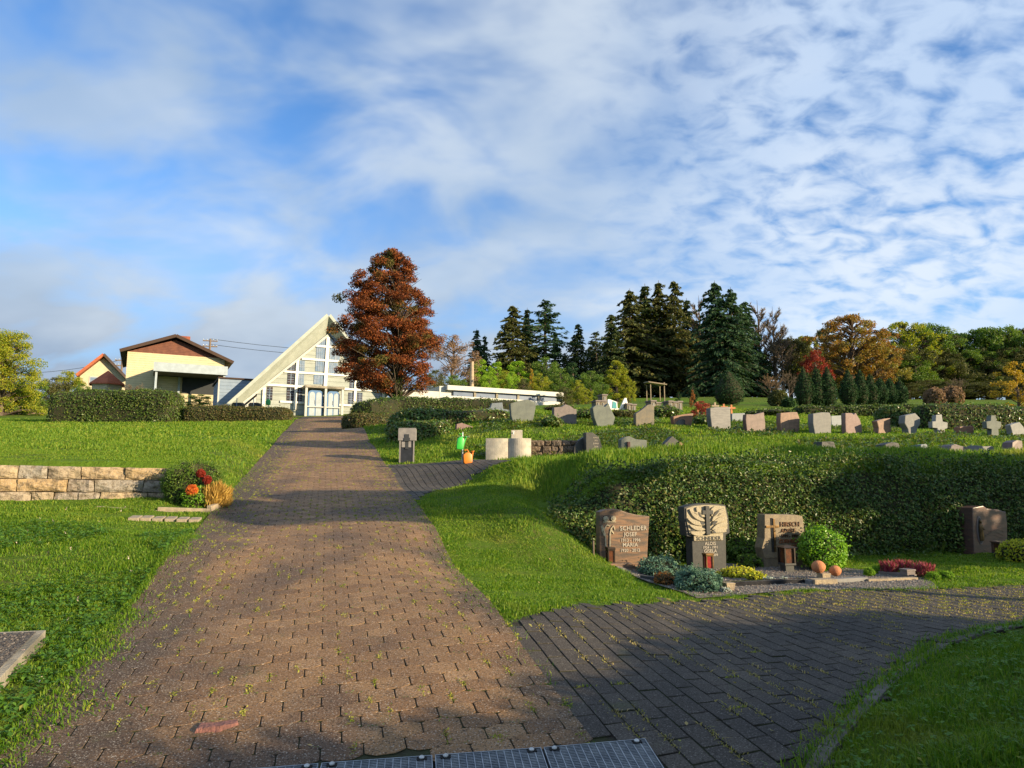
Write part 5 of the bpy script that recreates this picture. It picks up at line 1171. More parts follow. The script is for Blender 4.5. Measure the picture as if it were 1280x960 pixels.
# ================================================================ gravestones and small things
def granite(name, c1, c2, rough=.45, scale=8, band=None, c3=None, bump=.15):
    m, t = newmat(name); co = t.N('ShaderNodeTexCoord').outputs['Object']
    if band:                                            # flowing veins
        mp = t.N('ShaderNodeMapping', ins={0: co}); mp.inputs['Rotation'].default_value = (0, R(band), 0); mp.inputs['Scale'].default_value = (1.2, 1.2, 7)
        f = t.noise(mp.outputs[0], scale, 5, .6, .8)
    else: f = t.noise(co, scale, 6, .65)
    c = t.mix(t.sm(f, .38, .62), c1, c2)
    if c3: c = t.mix(t.sm(t.noise(co, scale * 1.7, 4), .55, .68), c, c3)
    c = t.mix(t.math('MULTIPLY', t.sm(t.noise(co, 160, 2), .5, .7), .35), c, tuple(min(1, a * 1.8) for a in c1))
    bn = t.N('ShaderNodeBump', ins={'Strength': bump, 'Distance': .01, 'Height': t.noise(co, 90, 4)})
    b = t.N('ShaderNodeBsdfPrincipled', ins={'Base Color': c, 'Roughness': rough, 'Specular IOR Level': .4, 'Normal': bn.outputs[0]})
    t.l.new(b.outputs[0], t.N('ShaderNodeOutputMaterial').inputs[0]); return m
M['g_brown'] = granite('brown_veined_granite', (.20, .115, .065), (.075, .06, .048), .4, 3.2, 18)
M['g_dark'] = granite('dark_grey_granite', (.05, .05, .046), (.035, .036, .034), .6, 20)
M['g_cream'] = granite('cream_carved_stone', (.40, .345, .235), (.32, .275, .19), .85, 30, bump=.6)
M['g_olive'] = granite('olive_brown_granite', (.22, .17, .10), (.15, .115, .075), .6, 14, bump=.4)
M['g_redbrown'] = granite('dark_red_brown_granite', (.13, .07, .05), (.075, .05, .042), .3, 3, 30)
M['g_greygreen'] = granite('grey_green_stone', (0.133, 0.148, 0.125), (0.101, 0.114, 0.101), .75, 5, bump=.3)
M['g_pinkgrey'] = granite('pinkish_grey_granite', (0.175, 0.144, 0.133), (0.133, 0.112, 0.106), .7, 9, bump=.3)
M['g_beige'] = granite('beige_grey_stone', (0.175, 0.148, 0.106), (0.127, 0.117, 0.095), .8, 6, bump=.5)
M['g_rust'] = granite('rust_brown_granite', (.24, .115, .065), (.15, .085, .055), .6, 8)
M['g_banded'] = granite('banded_grey_granite', (0.159, 0.154, 0.148), (0.106, 0.106, 0.106), .5, 3, 4)
M['g_redgrey'] = granite('red_grey_granite', (0.159, 0.106, 0.090), (0.106, 0.069, 0.058), .5, 7)
M['g_brownlit'] = granite('warm_brown_granite', (.25, .15, .10), (.16, .10, .07), .6, 10)
M['g_grey'] = granite('light_grey_granite', (0.191, 0.186, 0.175), (0.154, 0.154, 0.148), .7, 12)
M['g_pink'] = granite('rose_granite', (0.212, 0.138, 0.122), (0.170, 0.106, 0.095), .6, 10)
M['g_white'] = granite('whitish_stone', (0.265, 0.265, 0.250), (0.212, 0.218, 0.207), .8, 8, bump=.3)
M['g_blue'] = granite('blue_grey_stone', (0.127, 0.154, 0.175), (0.101, 0.122, 0.144), .5, 8)
M['g_black'] = granite('black_polished_granite', (.03, .03, .033), (.018, .018, .02), .15, 12)
M['letter'] = solid('pale_lettering', (.36, .32, .26), None, rough=.5)
M['letter_dark'] = solid('dark_bronze_lettering', (.05, .03, .02), (.12, .06, .03), 40, .4, metal=.5)
M['letter_copper'] = solid('copper_lettering', (.45, .17, .08), (.3, .11, .05), 40, .35, metal=.6)
M['bronze'] = solid('bronze', (.20, .12, .05), (.10, .065, .03), 14, .4, metal=.8)
M['darkmetal'] = solid('dark_bronze_metal', (.05, .035, .028), (.03, .025, .02), 20, .4, metal=.6)
M['lampglass'] = solid('amber_lantern_glass', (.12, .045, .02), (.07, .03, .02), 20, .2, spec=.7)
M['redcandle'] = solid('red_candle', (.28, .02, .02), (.16, .015, .015), 30, .3)
M['white'] = solid('white_plastic', (.75, .74, .7), None, rough=.5)
M['terracotta'] = solid('terracotta', (.50, .20, .08), (.40, .16, .07), 8, .85, .3, 50)
M['gravel'] = solid('grey_gravel', (.19, .165, .14), (.08, .07, .06), 60, .9, 1.0, 70, sharp=(.4, .6), c3=(.36, .33, .28), s3=90)
M['soil'] = solid('dark_soil', (.045, .032, .022), (.07, .05, .03), 14, .95, .8, 50)

M['orangeglow'] = leafmat('orange_red_petals', [(.60, .13, .02), (.75, .25, .04), (.40, .06, .02)], .6, .3)
def text_mesh(txt, size, parent, x, y, z, mat, name='inscription', depth=.003, bold=0.0, rot=None):
    cu = bpy.data.curves.new('t', 'FONT'); cu.body = txt; cu.size = size; cu.align_x = 'CENTER'; cu.extrude = depth; cu.offset = bold; cu.resolution_u = 2; cu.space_line = .95
    to = bpy.data.objects.new('t', cu); COL.objects.link(to); dg = bpy.context.evaluated_depsgraph_get(); dg.update()
    me = bpy.data.meshes.new_from_object(to.evaluated_get(dg)); bpy.data.objects.remove(to); bpy.data.curves.remove(cu)
    me.materials.clear(); me.materials.append(mat)
    o = bpy.data.objects.new(name, me); link(o, parent); o.location = (x, y, z); o.rotation_euler = (R(90), 0, 0); return o
class Stone:
    """a gravestone whose front face is given by photo pixels at a distance; k is how its line runs"""
    def __init__(s, base, Y, k): s.b = at(*base, Y); s.k = k; s.u = Vector((1, k, 0)).normalized(); s.rz = math.atan(k)
    def l(s, px, py):
        h = hit(px, py, (s.b.x, s.b.y), s.k); v = h - s.b; return (v.dot(s.u), v.z)
def gravestone(name, label, base, Y, k, outline, thick, mat, bevel=.008, cat='gravestone', group=None, deep=.12, rough=0, parts=False, lean=0):
    S = Stone(base, Y, k); pts = [S.l(*p) for p in outline]
    # keep a counter-clockwise outline and sink the two lowest corners
    zmin = min(p[1] for p in pts); pts = [(x, z if z > zmin + .08 * (max(p[1] for p in pts) - zmin) else z - deep) for x, z in pts]
    ar = sum(pts[i][0] * pts[(i + 1) % len(pts)][1] - pts[(i + 1) % len(pts)][0] * pts[i][1] for i in range(len(pts)))
    if ar < 0: pts = pts[::-1]
    mb = MB().prism(pts, 0, thick)
    if parts:
        root = empty(name, S.b, S.rz, label, cat, group); o = mb.build('slab', mat, root, bevel=bevel)
        return S, root, o
    o = mb.build(name, mat, None, bevel=bevel, loc=S.b, rz=S.rz)
    if rough: rock_up(o, rough, 6, 2)
    o.rotation_euler.x = lean; tag(o, label, cat, group); return S, o, o
def zz(ox, oy, sc): return lambda x, y: (ox + x / sc, oy + y / sc)

# ---------------- bed, edging
o = sheet('grave_bed', BED, .012, M['gravel'], .3); tag(o, kind='structure')
KG = .23
def yat(py): return 1.1 * FPX / (py - 597.4)
GY = 8.75
# stone 1: brown veined granite with a carved wheat sheaf relief
Z = zz(735, 625, 10.667)
S, r1, sl1 = gravestone('gravestone', 'brown veined gravestone with wavy sloping top and pale inscription, leftmost of the near row', Z(470, 880), 8.55, KG,
    [Z(155, 905), Z(155, 158), Z(230, 130), Z(380, 122), Z(440, 138), Z(510, 165), Z(640, 195), Z(820, 217), Z(800, 520), Z(778, 905)], .135, M['g_brown'], .006, parts=True, group='near gravestones')
for (ux, uy, txt, sz) in ((602, 402, 'SCHLEDER', .073), (562, 482, 'JOSEF', .066), (565, 555, '1913 - 1996', .052), (560, 622, 'MARIA', .066), (560, 690, '1920 - 2012', .052)):
    a = S.l(*Z(ux, uy)); text_mesh(txt, sz, r1, a[0], -.004, a[1], M['letter'], depth=.004, bold=.001)
rel = MB()
def strip(mb, pts, w, y0=-.014, y1=.002):
    for a, b in zip(pts[:-1], pts[1:]): 
        a = Vector((a[0], 0, a[1])); b = Vector((b[0], 0, b[1])); d = (b - a); n = Vector((-d.z, 0, d.x)).normalized() * w / 2
        mb.slab([a - n + Vector((0, y0, 0)), b - n * .6 + Vector((0, y0, 0)), b + n * .6 + Vector((0, y0, 0)), a + n + Vector((0, y0, 0))], (0, y1 - y0, 0))
for pl, w in (([(235, 620), (228, 480), (205, 400), (185, 340)], .020), ([(290, 620), (290, 470), (300, 390), (340, 450)], .020), ([(300, 390), (335, 340), (355, 400)], .016), ([(205, 400), (250, 330), (290, 350)], .016), ([(215, 480), (190, 420), (175, 350)], .014)):
    strip(rel, [S.l(*Z(*p)) for p in pl], w)
for c in ((235, 250), (335, 248)):
    a = S.l(*Z(*c)); n = 12; rel.prism([(a[0] + .032 * math.cos(6.283 * i / n), a[1] + .032 * math.sin(6.283 * i / n)) for i in range(n)], -.018, .002); 
    rel.prism([(a[0] + .014 * math.cos(6.283 * i / n), a[1] + .014 * math.sin(6.283 * i / n)) for i in range(n)], -.024, -.019)
strip(rel, [S.l(*Z(200, 292)), S.l(*Z(370, 292))], .014)
rel.build('wheat_relief', M['g_cream'], r1, bevel=.002)
b = MB().box(-.37, .33, -.06, .2, -.18, .02); b.build('plinth', M['g_brown'], r1, bevel=.006)
def lantern(px0, px1, pyt, pyb, Y, label, roof='flat', glass='lampglass', k=KG, frame='darkmetal', hip=.0):
    a = at(px0, pyb, Y); b = at(px1, pyb, Y); t_ = at(px0, pyt, Y); w = (b.x - a.x) / 2; h = t_.z - a.z
    rt = empty('grave_lantern', ((a.x + b.x) / 2, Y, a.z), math.atan(k), label, 'grave lantern')
    MB().box(-w * .75, w * .75, -w * .75, w * .75, -.10, .0).box(-w, w, -w, w, .0, h * .10).build('foot', M['g_dark'], rt, bevel=.003)
    fr = MB()
    for x in (-w * .85, w * .85):
        for y in (-w * .85, w * .85): fr.box(x - w * .13, x + w * .13, y - w * .13, y + w * .13, h * .10, h * .84)
    fr.box(-w, w, -w, w, h * .84, h * .89); fr.build('frame', M[frame], rt, bevel=.001)
    MB().box(-w * .70, w * .70, -w * .70, w * .70, h * .105, h * .835).build('glass', M[glass], rt)
    z = h * .89
    if roof == 'hip': MB().add([(-w * 1.3, -w * 1.3, z), (w * 1.3, -w * 1.3, z), (w * 1.3, w * 1.3, z), (-w * 1.3, w * 1.3, z), (-w * .3, 0, h * 1.0), (w * .3, 0, h * 1.0)], [(0, 1, 5, 4), (1, 2, 5), (2, 3, 4, 5), (3, 0, 4), (0, 3, 2, 1)]).build('roof', M[frame], rt, bevel=.002)
    else: MB().box(-w * 1.12, w * 1.12, -w * 1.12, w * 1.12, z, h).build('roof', M[frame], rt, bevel=.004)
    return rt
lantern(758.5, 768, 684, 708, 8.32, 'dark metal grave lantern standing before the leftmost brown gravestone')
q = at(772, 710, 8.25); o = MB().box(-.13, .15, -.08, .06, -.1, .045).build('stone_block', M['g_brown'], None, bevel=.006, loc=(q.x, q.y, H(q.x, q.y)), rz=KG); tag(o, 'brown granite block at the foot of the leftmost near gravestone', 'stone block')
q = at(742, 700, 8.3); o = MB().tube([(0, 0, -.1), (0, 0, .16)], .012, 6).build('marker_rod', M['wood'], loc=(q.x, q.y, H(q.x, q.y))); tag(o, 'short thin rod stuck in the grass left of the leftmost near gravestone', 'rod')

# stone 2: T-shaped with carved leaves and cross
Z = zz(845, 620, 9.6)
S, r2, _ = gravestone('gravestone', 'T-shaped gravestone with carved cream leaves round a cross, second of the near row', Z(400, 850), 8.75, KG,
    [Z(205, 900), Z(192, 490), Z(130, 482), Z(105, 300), Z(98, 135), Z(200, 104), Z(350, 90), Z(480, 96), Z(592, 108), Z(628, 250), Z(645, 442), Z(596, 466), Z(602, 900)], .17, M['g_dark'], .005, parts=True, group='near gravestones')
rel = MB()
pan = [Z(120, 150), Z(205, 120), Z(350, 108), Z(480, 112), Z(580, 124), Z(606, 250), Z(612, 390), Z(560, 440), Z(556, 525), Z(225, 540), Z(212, 470), Z(160, 460), Z(125, 300)]
pp = [S.l(*p) for p in pan][::-1]; rel.prism(pp, -.012, -.0025); rel.build('relief_panel', M['g_cream'], r2)
rel = MB(); rr_ = random.Random(4)
cx0_, cz0_ = S.l(*Z(375, 330))
def leafshape(mb, a, b, w, y0, y1, n=7):
    a = Vector((a[0], 0, a[1])); b = Vector((b[0], 0, b[1])); d = b - a; nrm = Vector((-d.z, 0, d.x)).normalized(); L_ = []; R_ = []
    for i in range(n + 1): t_ = i / n; ww = w * math.sin(math.pi * min(1, t_ * .92 + .04)) ** .7; p = a + d * t_ + nrm * .25 * w * math.sin(t_ * 3.1); L_.append(p + nrm * ww / 2); R_.append(p - nrm * ww / 2)
    pts = [(p.x, p.z) for p in R_] + [(p.x, p.z) for p in L_[::-1]]; mb.prism(pts, y0, y1)
for i, (a, b, w) in enumerate([((330, 300), (150, 160), .060), ((335, 250), (230, 135), .055), ((330, 340), (130, 270), .055), ((335, 400), (150, 345), .05), ((340, 430), (165, 440), .055), ((420, 300), (575, 150), .060), ((415, 240), (450, 125), .05), ((425, 330), (600, 265), .055), ((420, 400), (605, 330), .055), ((420, 430), (590, 420), .055), ((300, 200), (190, 200), .04), ((470, 240), (560, 220), .045)]):
    leafshape(rel, S.l(*Z(*a)), S.l(*Z(*b)), w, -.036, -.0125)
rel.build('leaf_carving', M['g_cream'], r2, bevel=.004)
dk = MB()
for a, b, w in (((330, 330), (275, 305), .035), ((430, 350), (480, 300), .035), ((300, 260), (250, 190), .025), ((440, 240), (500, 180), .025), ((210, 410), (155, 400), .02), ((460, 440), (430, 410), .025)): leafshape(dk, S.l(*Z(*a)), S.l(*Z(*b)), w, -.0375, -.0365)
dk.build('carved_hollows', M['g_dark'], r2)
cr = MB(); a = S.l(*Z(350, 118)); b = S.l(*Z(385, 462)); c = S.l(*Z(295, 195)); d = S.l(*Z(425, 200)); w_ = .026
xm_ = S.l(*Z(362, 300))[0]
cr.box(xm_ - w_, xm_ + w_, -.048, -.0128, b[1], a[1]); cr.box(c[0], d[0], -.047, -.0127, c[1] - .026, c[1] + .024); cr.build('cross', M['g_dark'], r2, bevel=.004)
a = S.l(*Z(205, 468)); b = S.l(*Z(556, 528)); MB().box(a[0], b[0], -.020, -.0124, b[1], a[1]).build('name_plate', M['g_cream'], r2, bevel=.002)
a = S.l(*Z(382, 526)); text_mesh('SCHNEIDER', .062, r2, a[0], -.021, a[1], M['g_dark'], depth=.003, bold=.001)
for uy, txt, sz in ((588, 'ALOIS', .055), (630, '1924 - 1991', .042), (678, 'GISELA', .055), (722, '1928 - 2009', .042)):
    a = S.l(*Z(410, uy)); text_mesh(txt, sz, r2, a[0], -.003, a[1], M['letter'], depth=.003, bold=.001)
lantern(880.5, 890.5, 691.5, 712, 8.45, 'small bronze grave lantern with red candle before the carved gravestone', glass='redcandle', frame='bronze')

# stone 3: olive-brown with sunk cross
Z = zz(940, 635, 12)
S, r3, _ = gravestone('gravestone', 'olive brown gravestone with sunk cross and metal letters, beside the box ball', Z(480, 855), 8.95, KG,
    [Z(170, 880), Z(182, 740), Z(150, 600), Z(190, 450), Z(192, 97), Z(640, 100), Z(755, 120), Z(782, 300), Z(805, 880)], .17, M['g_olive'], .005, parts=True, group='near gravestones')
a = S.l(*Z(290, 150)); b = S.l(*Z(290, 660)); c = S.l(*Z(205, 280)); d = S.l(*Z(400, 280))
MB().box(a[0] - .016, a[0] + .016, -.004, .01, b[1], a[1]).build('cross_groove', M['g_black'], r3)
MB().box(a[0] + .017, a[0] + .043, -.012, .01, b[1], a[1] - .01).box(c[0], a[0] - .0175, -.012, .01, c[1] - .014, c[1] + .014).box(a[0] + .0435, d[0], -.012, .01, c[1] - .014, c[1] + .014).box(a[0] - .0165, a[0] + .0165, -.013, .01, c[1] - .013, c[1] + .013).build('cross', M['bronze'], r3, bevel=.002)
for ux, uy, txt, sz, mt in ((565, 275, 'HIRSCH', .080, 'letter_dark'), (545, 362, 'ADOLF', .065, 'letter_dark'), (565, 437, '1919 - 1984', .05, 'letter_dark'), (565, 520, 'ZURHEIDE', .066, 'letter_copper'), (650, 588, 'LUISE', .05, 'letter_copper')):
    a = S.l(*Z(ux, uy)); text_mesh(txt, sz, r3, a[0], -.006, a[1], M[mt], depth=.005, bold=.0012)
a = S.l(*Z(175, 735)); b = S.l(*Z(790, 735)); MB().box(a[0] + .01, b[0] - .01, -.012, -.002, a[1] - .012, a[1]).build('ledge', M['g_olive'], r3)
lantern(976, 991.5, 681, 706, 8.6, 'dark grave lantern with hipped roof before the olive brown gravestone', roof='hip')

# stone 4: dark red-brown double stone with oval niche figure
Z = zz(1040, 600, 5.333)
S, r4, _ = gravestone('gravestone', 'dark red brown gravestone with oval relief, in shade at the right end', Z(1050, 505), 10.35, .33,
    [Z(945, 520), Z(937, 200), Z(935, 185), Z(1010, 172), Z(1034, 190), Z(1100, 196), Z(1160, 212), Z(1170, 300), Z(1166, 520)], .26, M['g_redbrown'], .012, parts=True, group='near gravestones')
a = S.l(*Z(985, 335)); ov = [(a[0] + .058 * math.cos(6.283 * i / 24), a[1] + .2 * math.sin(6.283 * i / 24)) for i in range(24)]; ov2 = [(a[0] + .046 * math.cos(6.283 * i / 24), a[1] + .178 * math.sin(6.283 * i / 24)) for i in range(24)]
MB().prism(ov, -.010, .005).build('oval_niche', M['g_pinkgrey'], r4, bevel=.003); MB().prism(ov2, -.014, -.0105).build('niche_back', M['g_dark'], r4)
fg = MB().lathe([(0, -.15), (.030, -.148), (.034, -.08), (.028, -.01), (.036, .045), (.026, .085), (.012, .098), (.018, .115), (.019, .130), (.010, .148), (0, .152)], 12, (a[0], -.022, a[1]))
fg.tube([(a[0] - .028, -.03, a[1] + .055), (a[0] - .02, -.05, a[1] + .01), (a[0] + .0, -.056, a[1] + .03)], [.010, .009, .007], 6).tube([(a[0] + .028, -.03, a[1] + .055), (a[0] + .02, -.05, a[1] + .01), (a[0] + .0, -.056, a[1] + .03)], [.010, .009, .007], 6)
fg.build('relief_figure', M['bronze'], r4, smooth=True)
wv = MB()
for k_ in range(4): p = [(1020 + i * 18, 330 + k_ * 14 + 12 * math.sin(i * .8 + k_)) for i in range(8)]; strip(wv, [S.l(*Z(*q_)) for q_ in p], .008, -.006, .002)
wv.build('wave_relief', M['g_redbrown'], r4)
lantern(1244, 1257, 676.5, 692, 9.9, 'small dark lantern at the foot of the dark red brown gravestone', frame='g_redbrown')

# ---------------- kerbs, pots, balls, plants on the beds
def kline(name, px0, py0, px1, py1, w, h, mat, label, cat='grave edging', zoff=0):
    a, b = gp(px0, py0), gp(px1, py1); d = b - a; L = d.length
    o = MB().box(0, L, 0, w, -.08, h).build(name, mat, None, bevel=.004, loc=(a.x, a.y, a.z + zoff), rz=math.atan2(d.y, d.x)); o.rotation_euler = (0, -math.asin(d.z / L), math.atan2(d.y, d.x)); return tag(o, label, cat)
kline('grave_edging', 897, 735, 1012, 730, .07, .055, M['g_black'], 'black polished granite edging before the carved and olive gravestones')
kline('grave_edging', 1014, 732, 1085, 728, .09, .05, M['g_grey'], 'light grey granite edging below the terracotta balls')
kline('grave_edging', 1086, 728.5, 1148, 726, .07, .035, M['palekerb'], 'pale edging strip below the heather')
kline('grave_edging', 1098, 719, 1140, 724, .10, .045, M['g_pinkgrey'], 'flat grey granite strip left of the small stone pot')
kline('grave_edging', 1150, 722, 1215, 724, .08, .02, M['g_black'], 'low dark edging right of the moss balls')
kline('grave_edging', 800, 724, 905, 741, .06, .04, M['g_dark'], 'dark edging along the blue juniper bed')
def pot(px, py, wpx, hpx, label, mat='palekerb', Y=None):
    q = gp(px, py); Y = q.y; w = wpx / FPX * Y / 2; h = hpx / FPX * Y
    rt = empty('stone_pot', (q.x, q.y, q.z + .01), KG, label, 'pot')
    MB().slab([(-w * .8, -w * .8, 0), (w * .8, -w * .8, 0), (w * .8, w * .8, 0), (-w * .8, w * .8, 0)], (0, 0, h * .25)).box(-w * .9, w * .9, -w * .9, w * .9, h * .25, h * .8).build('body', M[mat], rt, bevel=.004)
    MB().box(-w, w, -w, w, h * .8, h).build('rim', M[mat], rt, bevel=.003); return q, h
pot(911, 739, 12, 9, 'small square stone pot at the left end of the black edging')
q0, h0 = pot(1030, 727, 12, 9, 'square stone pot under the left terracotta ball')
o = MB().box(-.14, .13, -.06, .06, -.03, .03).build('stone_plate', M['palekerb'], None, bevel=.004, loc=gp(1035, 731) + Vector((-.05, 0, .03)), rz=KG); tag(o, 'low dark and pale stone plate beneath the pot with the terracotta ball', 'stone plate')
pot(1135, 723, 13, 10, 'square stone pot before the pink heather', 'g_pinkgrey')
def ball(px, py, rpx, Y, label):
    c = at(px, py, Y); r = rpx / FPX * Y; V, F = ico(r, 3, (1, 1, .92), .03, 2, 3); mb = MB(); mb.add(V, F); o = mb.build('terracotta_ball', M['terracotta'], None, smooth=True, loc=c); tag(o, label, 'garden ball', 'terracotta balls')
ball(1023, 708.5, 8.2, q0.y + .02, 'larger terracotta ball resting on a square stone pot before the box ball')
g_ = gp(1044, 719); ball(1044, 713.5, 7.0, 7.95, 'smaller terracotta ball lying on the gravel right of the pot')
def clump(name, label, cat, px, py, wpx, hpx, n, size, mat, bump=.2, jit=.8, aspect=.5, group=None, deep=None, Y=None):
    """small plant with its foot at a photo pixel"""
    q = gp(px, py) if Y is None else None
    if q is None: a = at(px, py, Y); q = Vector((a.x, Y, H(a.x, Y)))
    r = wpx / FPX * q.y / 2; h = hpx / FPX * q.y; V, F = ico(1, 3, (r, (deep or r) , h * .62), bump, 2.5, random.randint(1, 90)); V[:, 2] += h * .42
    c = q.copy(); o = leafy(name, V, F, n, size, mat, depth=r * .18, bumps=r * .14, bf=9 / r * .4, jit=jit, aspect=aspect, loc=c, stray=r * .25); return tag(o, label, cat, group)
clump('juniper', 'blue green juniper mound right of the leftmost near gravestone', 'juniper', 826, 722, 54, 22, 3800, .035, M['juniper'], .35, aspect=.3, deep=.28)
clump('juniper', 'blue green juniper mound in front of the carved gravestone', 'juniper', 872, 737, 54, 23, 4200, .035, M['juniper'], .35, aspect=.3, deep=.24)
clump('heather', 'rust coloured dried heather tucked before the left juniper', 'heather', 829, 731, 26, 14, 900, .022, M['rust'], .3, aspect=.3)
clump('ground_cover', 'bright golden ground cover strip left of the black edging', 'plant', 924, 722, 46, 11, 1500, .03, M['goldcover'], .3, deep=.14)
clump('ground_cover', 'golden leaves at the right end of the ground cover before the olive gravestone', 'plant', 946, 726, 24, 9, 700, .03, M['goldcover'], .3)
clump('ground_cover', 'green leafy plant between the carved and olive gravestones', 'plant', 930, 712, 36, 26, 1400, .05, M['green'], .3, Y=9.35)
clump('ground_cover', 'low green plant left of the olive gravestone foot', 'plant', 938, 712, 30, 14, 900, .04, M['green'], .3, Y=9.0)
for px, py, w, lb in ((962, 728, 15, 'silver white plant left on the gravel behind the edging'), (981, 729, 15, 'silver white plant right on the gravel behind the edging'), (907, 741, 12, 'small white flowers beside the square stone pot at the junipers')):
    clump('silver_plant', lb, 'plant', px, py, w, 6, 300, .022, M['whiteflower'], .3, group='silver leaved plants')
bx = gp(1028, 712); bush('box_ball', 'bright green clipped box ball right of the olive brown gravestone', 'shrub', at(1028, 687, 8.75).x, 8.75, .27, .50, 4600, .034, M['box'], bump=.07, sink=.15, depth=.045, bumps=.02)
for px, py, w, lb in ((1087, 721, 13, 'left moss ball of the pair left of the heather'), (1098, 718, 13, 'right moss ball of the pair left of the heather'), (1167, 726, 17, 'left moss ball of the pair right of the heather'), (1183, 725, 17, 'right moss ball of the pair right of the heather')):
    clump('moss_ball', lb, 'plant', px, py, w, 10, 1100, .022, M['moss'], .08, aspect=.4, group='round moss cushions')
for px, py, w, lb in ((1112, 719, 20, 'left pink heather plant of the three'), (1132, 718, 20, 'middle pink heather plant behind the stone pot'), (1155, 722, 24, 'right and tallest pink heather plant')):
    q = gp(px, py); n = 520; r = w / FPX * q.y / 2; a = rng.uniform(0, 6.28, n); rr0 = r * np.sqrt(rng.uniform(0, 1, n)); x = rr0 * np.cos(a); y = rr0 * np.sin(a); P_ = np.stack([x, y, .03 + rng.uniform(0, .11, n)], 1)
    V, F = leafcards(P_, np.full(n, .075), .13, dirs=np.stack([x * 4, y * 4, np.full(n, 1.0)], 1) + rng.normal(0, .2, (n, 3)))
    o = npobj('heather', V, F, M['heather'], loc=q); tag(o, lb, 'heather', 'pink heathers')
clump('gold_shrub', 'low golden green shrub at the right picture edge beside the dark gravestone', 'shrub', 1274, 702, 44, 24, 2200, .035, M['goldcover'], .2)
# soil strip with rough grass between bed and bank, gravel pebbles
x = rng.uniform(1.0, 4.4, 5200); y = rng.uniform(6.7, 9.1, 5200); k = inpoly(x, y, BED); x, y = x[k], y[k]; n = len(x)
rr0 = rng.uniform(.006, .014, n); ov = octv[None] * rr0[:, None, None] + np.stack([x, y, Hn(x, y) + .014], 1)[:, None]
tag(npobj('gravel_stones', ov.reshape(-1, 3), ((np.arange(n) * 6)[:, None, None] + octf[None]).reshape(-1, 3), leafmat('gravel_pebbles', [(.10, .08, .07), (.2, .17, .14), (.32, .29, .25), (.16, .10, .08)], .8, 0)), 'grey gravel stones covering the grave beds', 'gravel', kind='stuff')

# ---------------- left shrub by the wall
clump('dwarf_conifer', 'dark green dwarf conifer at the right end of the stone wall', 'shrub', 238, 637, 68, 50, 8500, .032, M['green'], .28, aspect=.35, Y=9.65)
clump('dwarf_conifer', 'lower bright green conifer tuft in front of the dark dwarf conifer', 'shrub', 245, 639, 32, 24, 2200, .028, M['box'], .3, aspect=.35, Y=9.35)
def bloom(px, py, rpx, Y, mat, label):
    c = at(px, py, Y); V, F = ico(rpx / FPX * Y, 2, (1, .7, .9), .2, 3, px); tag(leafy('flower_head', V, F, 900, .036, mat, depth=.004, bumps=.004, stray=0, loc=c), label, 'flower', 'flower heads in the left shrub')
bloom(240, 613, 7, 9.22, M['orangeglow'], 'glowing orange red flower head in the middle of the left shrub')
bloom(259, 600, 5, 9.3, M['red'], 'dark red flower head at the right shoulder of the left shrub')
bloom(251, 592, 5, 9.35, M['red'], 'dark red flower head near the top of the left shrub')
q = gp(264, 637); n = 1500; a = rng.uniform(0, 6.28, n); rr0 = .22 * np.sqrt(rng.uniform(0, 1, n)); x = rr0 * np.cos(a); y = rr0 * np.sin(a) * .6
P_ = np.stack([x * .8 , y, .10 + rng.uniform(-.06, .26, n) * (1 - rr0 * 2)], 1); V, F = leafcards(P_, np.full(n, .13), .08, dirs=np.stack([x * 3 + .25, y * 2, np.full(n, 1.0)], 1) + rng.normal(0, .22, (n, 3)))
tag(npobj('ornamental_grass', V, F, M['straw'], loc=q + Vector((.02, .12, 0))), 'ochre ornamental grass at the right foot of the left shrub', 'grass plant')

# ---------------- litter bin, cans, basin
q = gp(507, 579); a = at(495.5, 579, q.y); b = at(514, 579, q.y); w = (b.x - a.x) / 2; h = at(507, 535, q.y).z - q.z
lb_ = empty('litter_bin', (q.x, q.y + w, q.z), .12, 'grey litter bin with pale hood and dark slot at the path junction', 'litter bin')
M['hood'] = solid('pale_grey_hood', (.24, .225, .21), (.18, .17, .165), 10, .6); M['binbody'] = solid('dark_blue_grey_body', (.03, .034, .045), (.022, .026, .034), 8, .7, spec=.1)
MB().box(-w, w, -w, w, -.05, h * .72).build('body', M['binbody'], lb_, bevel=.01)
for x in (-w + .012, w - .012): MB().box(x - .016, x + .016, -w - .014, -w - .001, 0, h * .64).build('edge_rail', M['hood'], lb_, bevel=.003)
hd = MB().box(-w - .03, w + .04, -w - .03, w + .04, h * .64, h * .98).box(-w - .02, w + .03, -w - .02, w + .03, h * .98, h).build('hood', M['hood'], lb_, bevel=.012)
MB().box(-.045, .045, -w - .045, -w - .031, h * .62, h * .82).box(-.065, .065, -w - .044, -w - .0312, h * .62, h * .72).build('slot', M['shadewall'], hd)
for x in (-.075, .055): MB().box(x - .035, x + .035, -w - .018, -w - .001, h * .45, h * .62).build('window', M['hood'], lb_)
MB().box(-.035, .035, -w - .02, -w - .001, h * .4, h * .615).build('latch', M['shadewall'], lb_)
q = gp(578, 580); Yp = q.y; hh = at(578, 540, Yp).z - q.z
pt = empty('can_post', q, 0, 'thin steel post with hooks for watering cans', 'post')
MB().tube([(0, 0, -.1), (0, 0, hh)], .014, 8).build('pole', M['steel'], pt)
for x in (-.07, .13): MB().tube([(0, -.005, hh * .86), (x, -.03, hh * .84), (x * 1.1, -.03, hh * .9)], .006, 5).build('hook', M['steel'], pt)
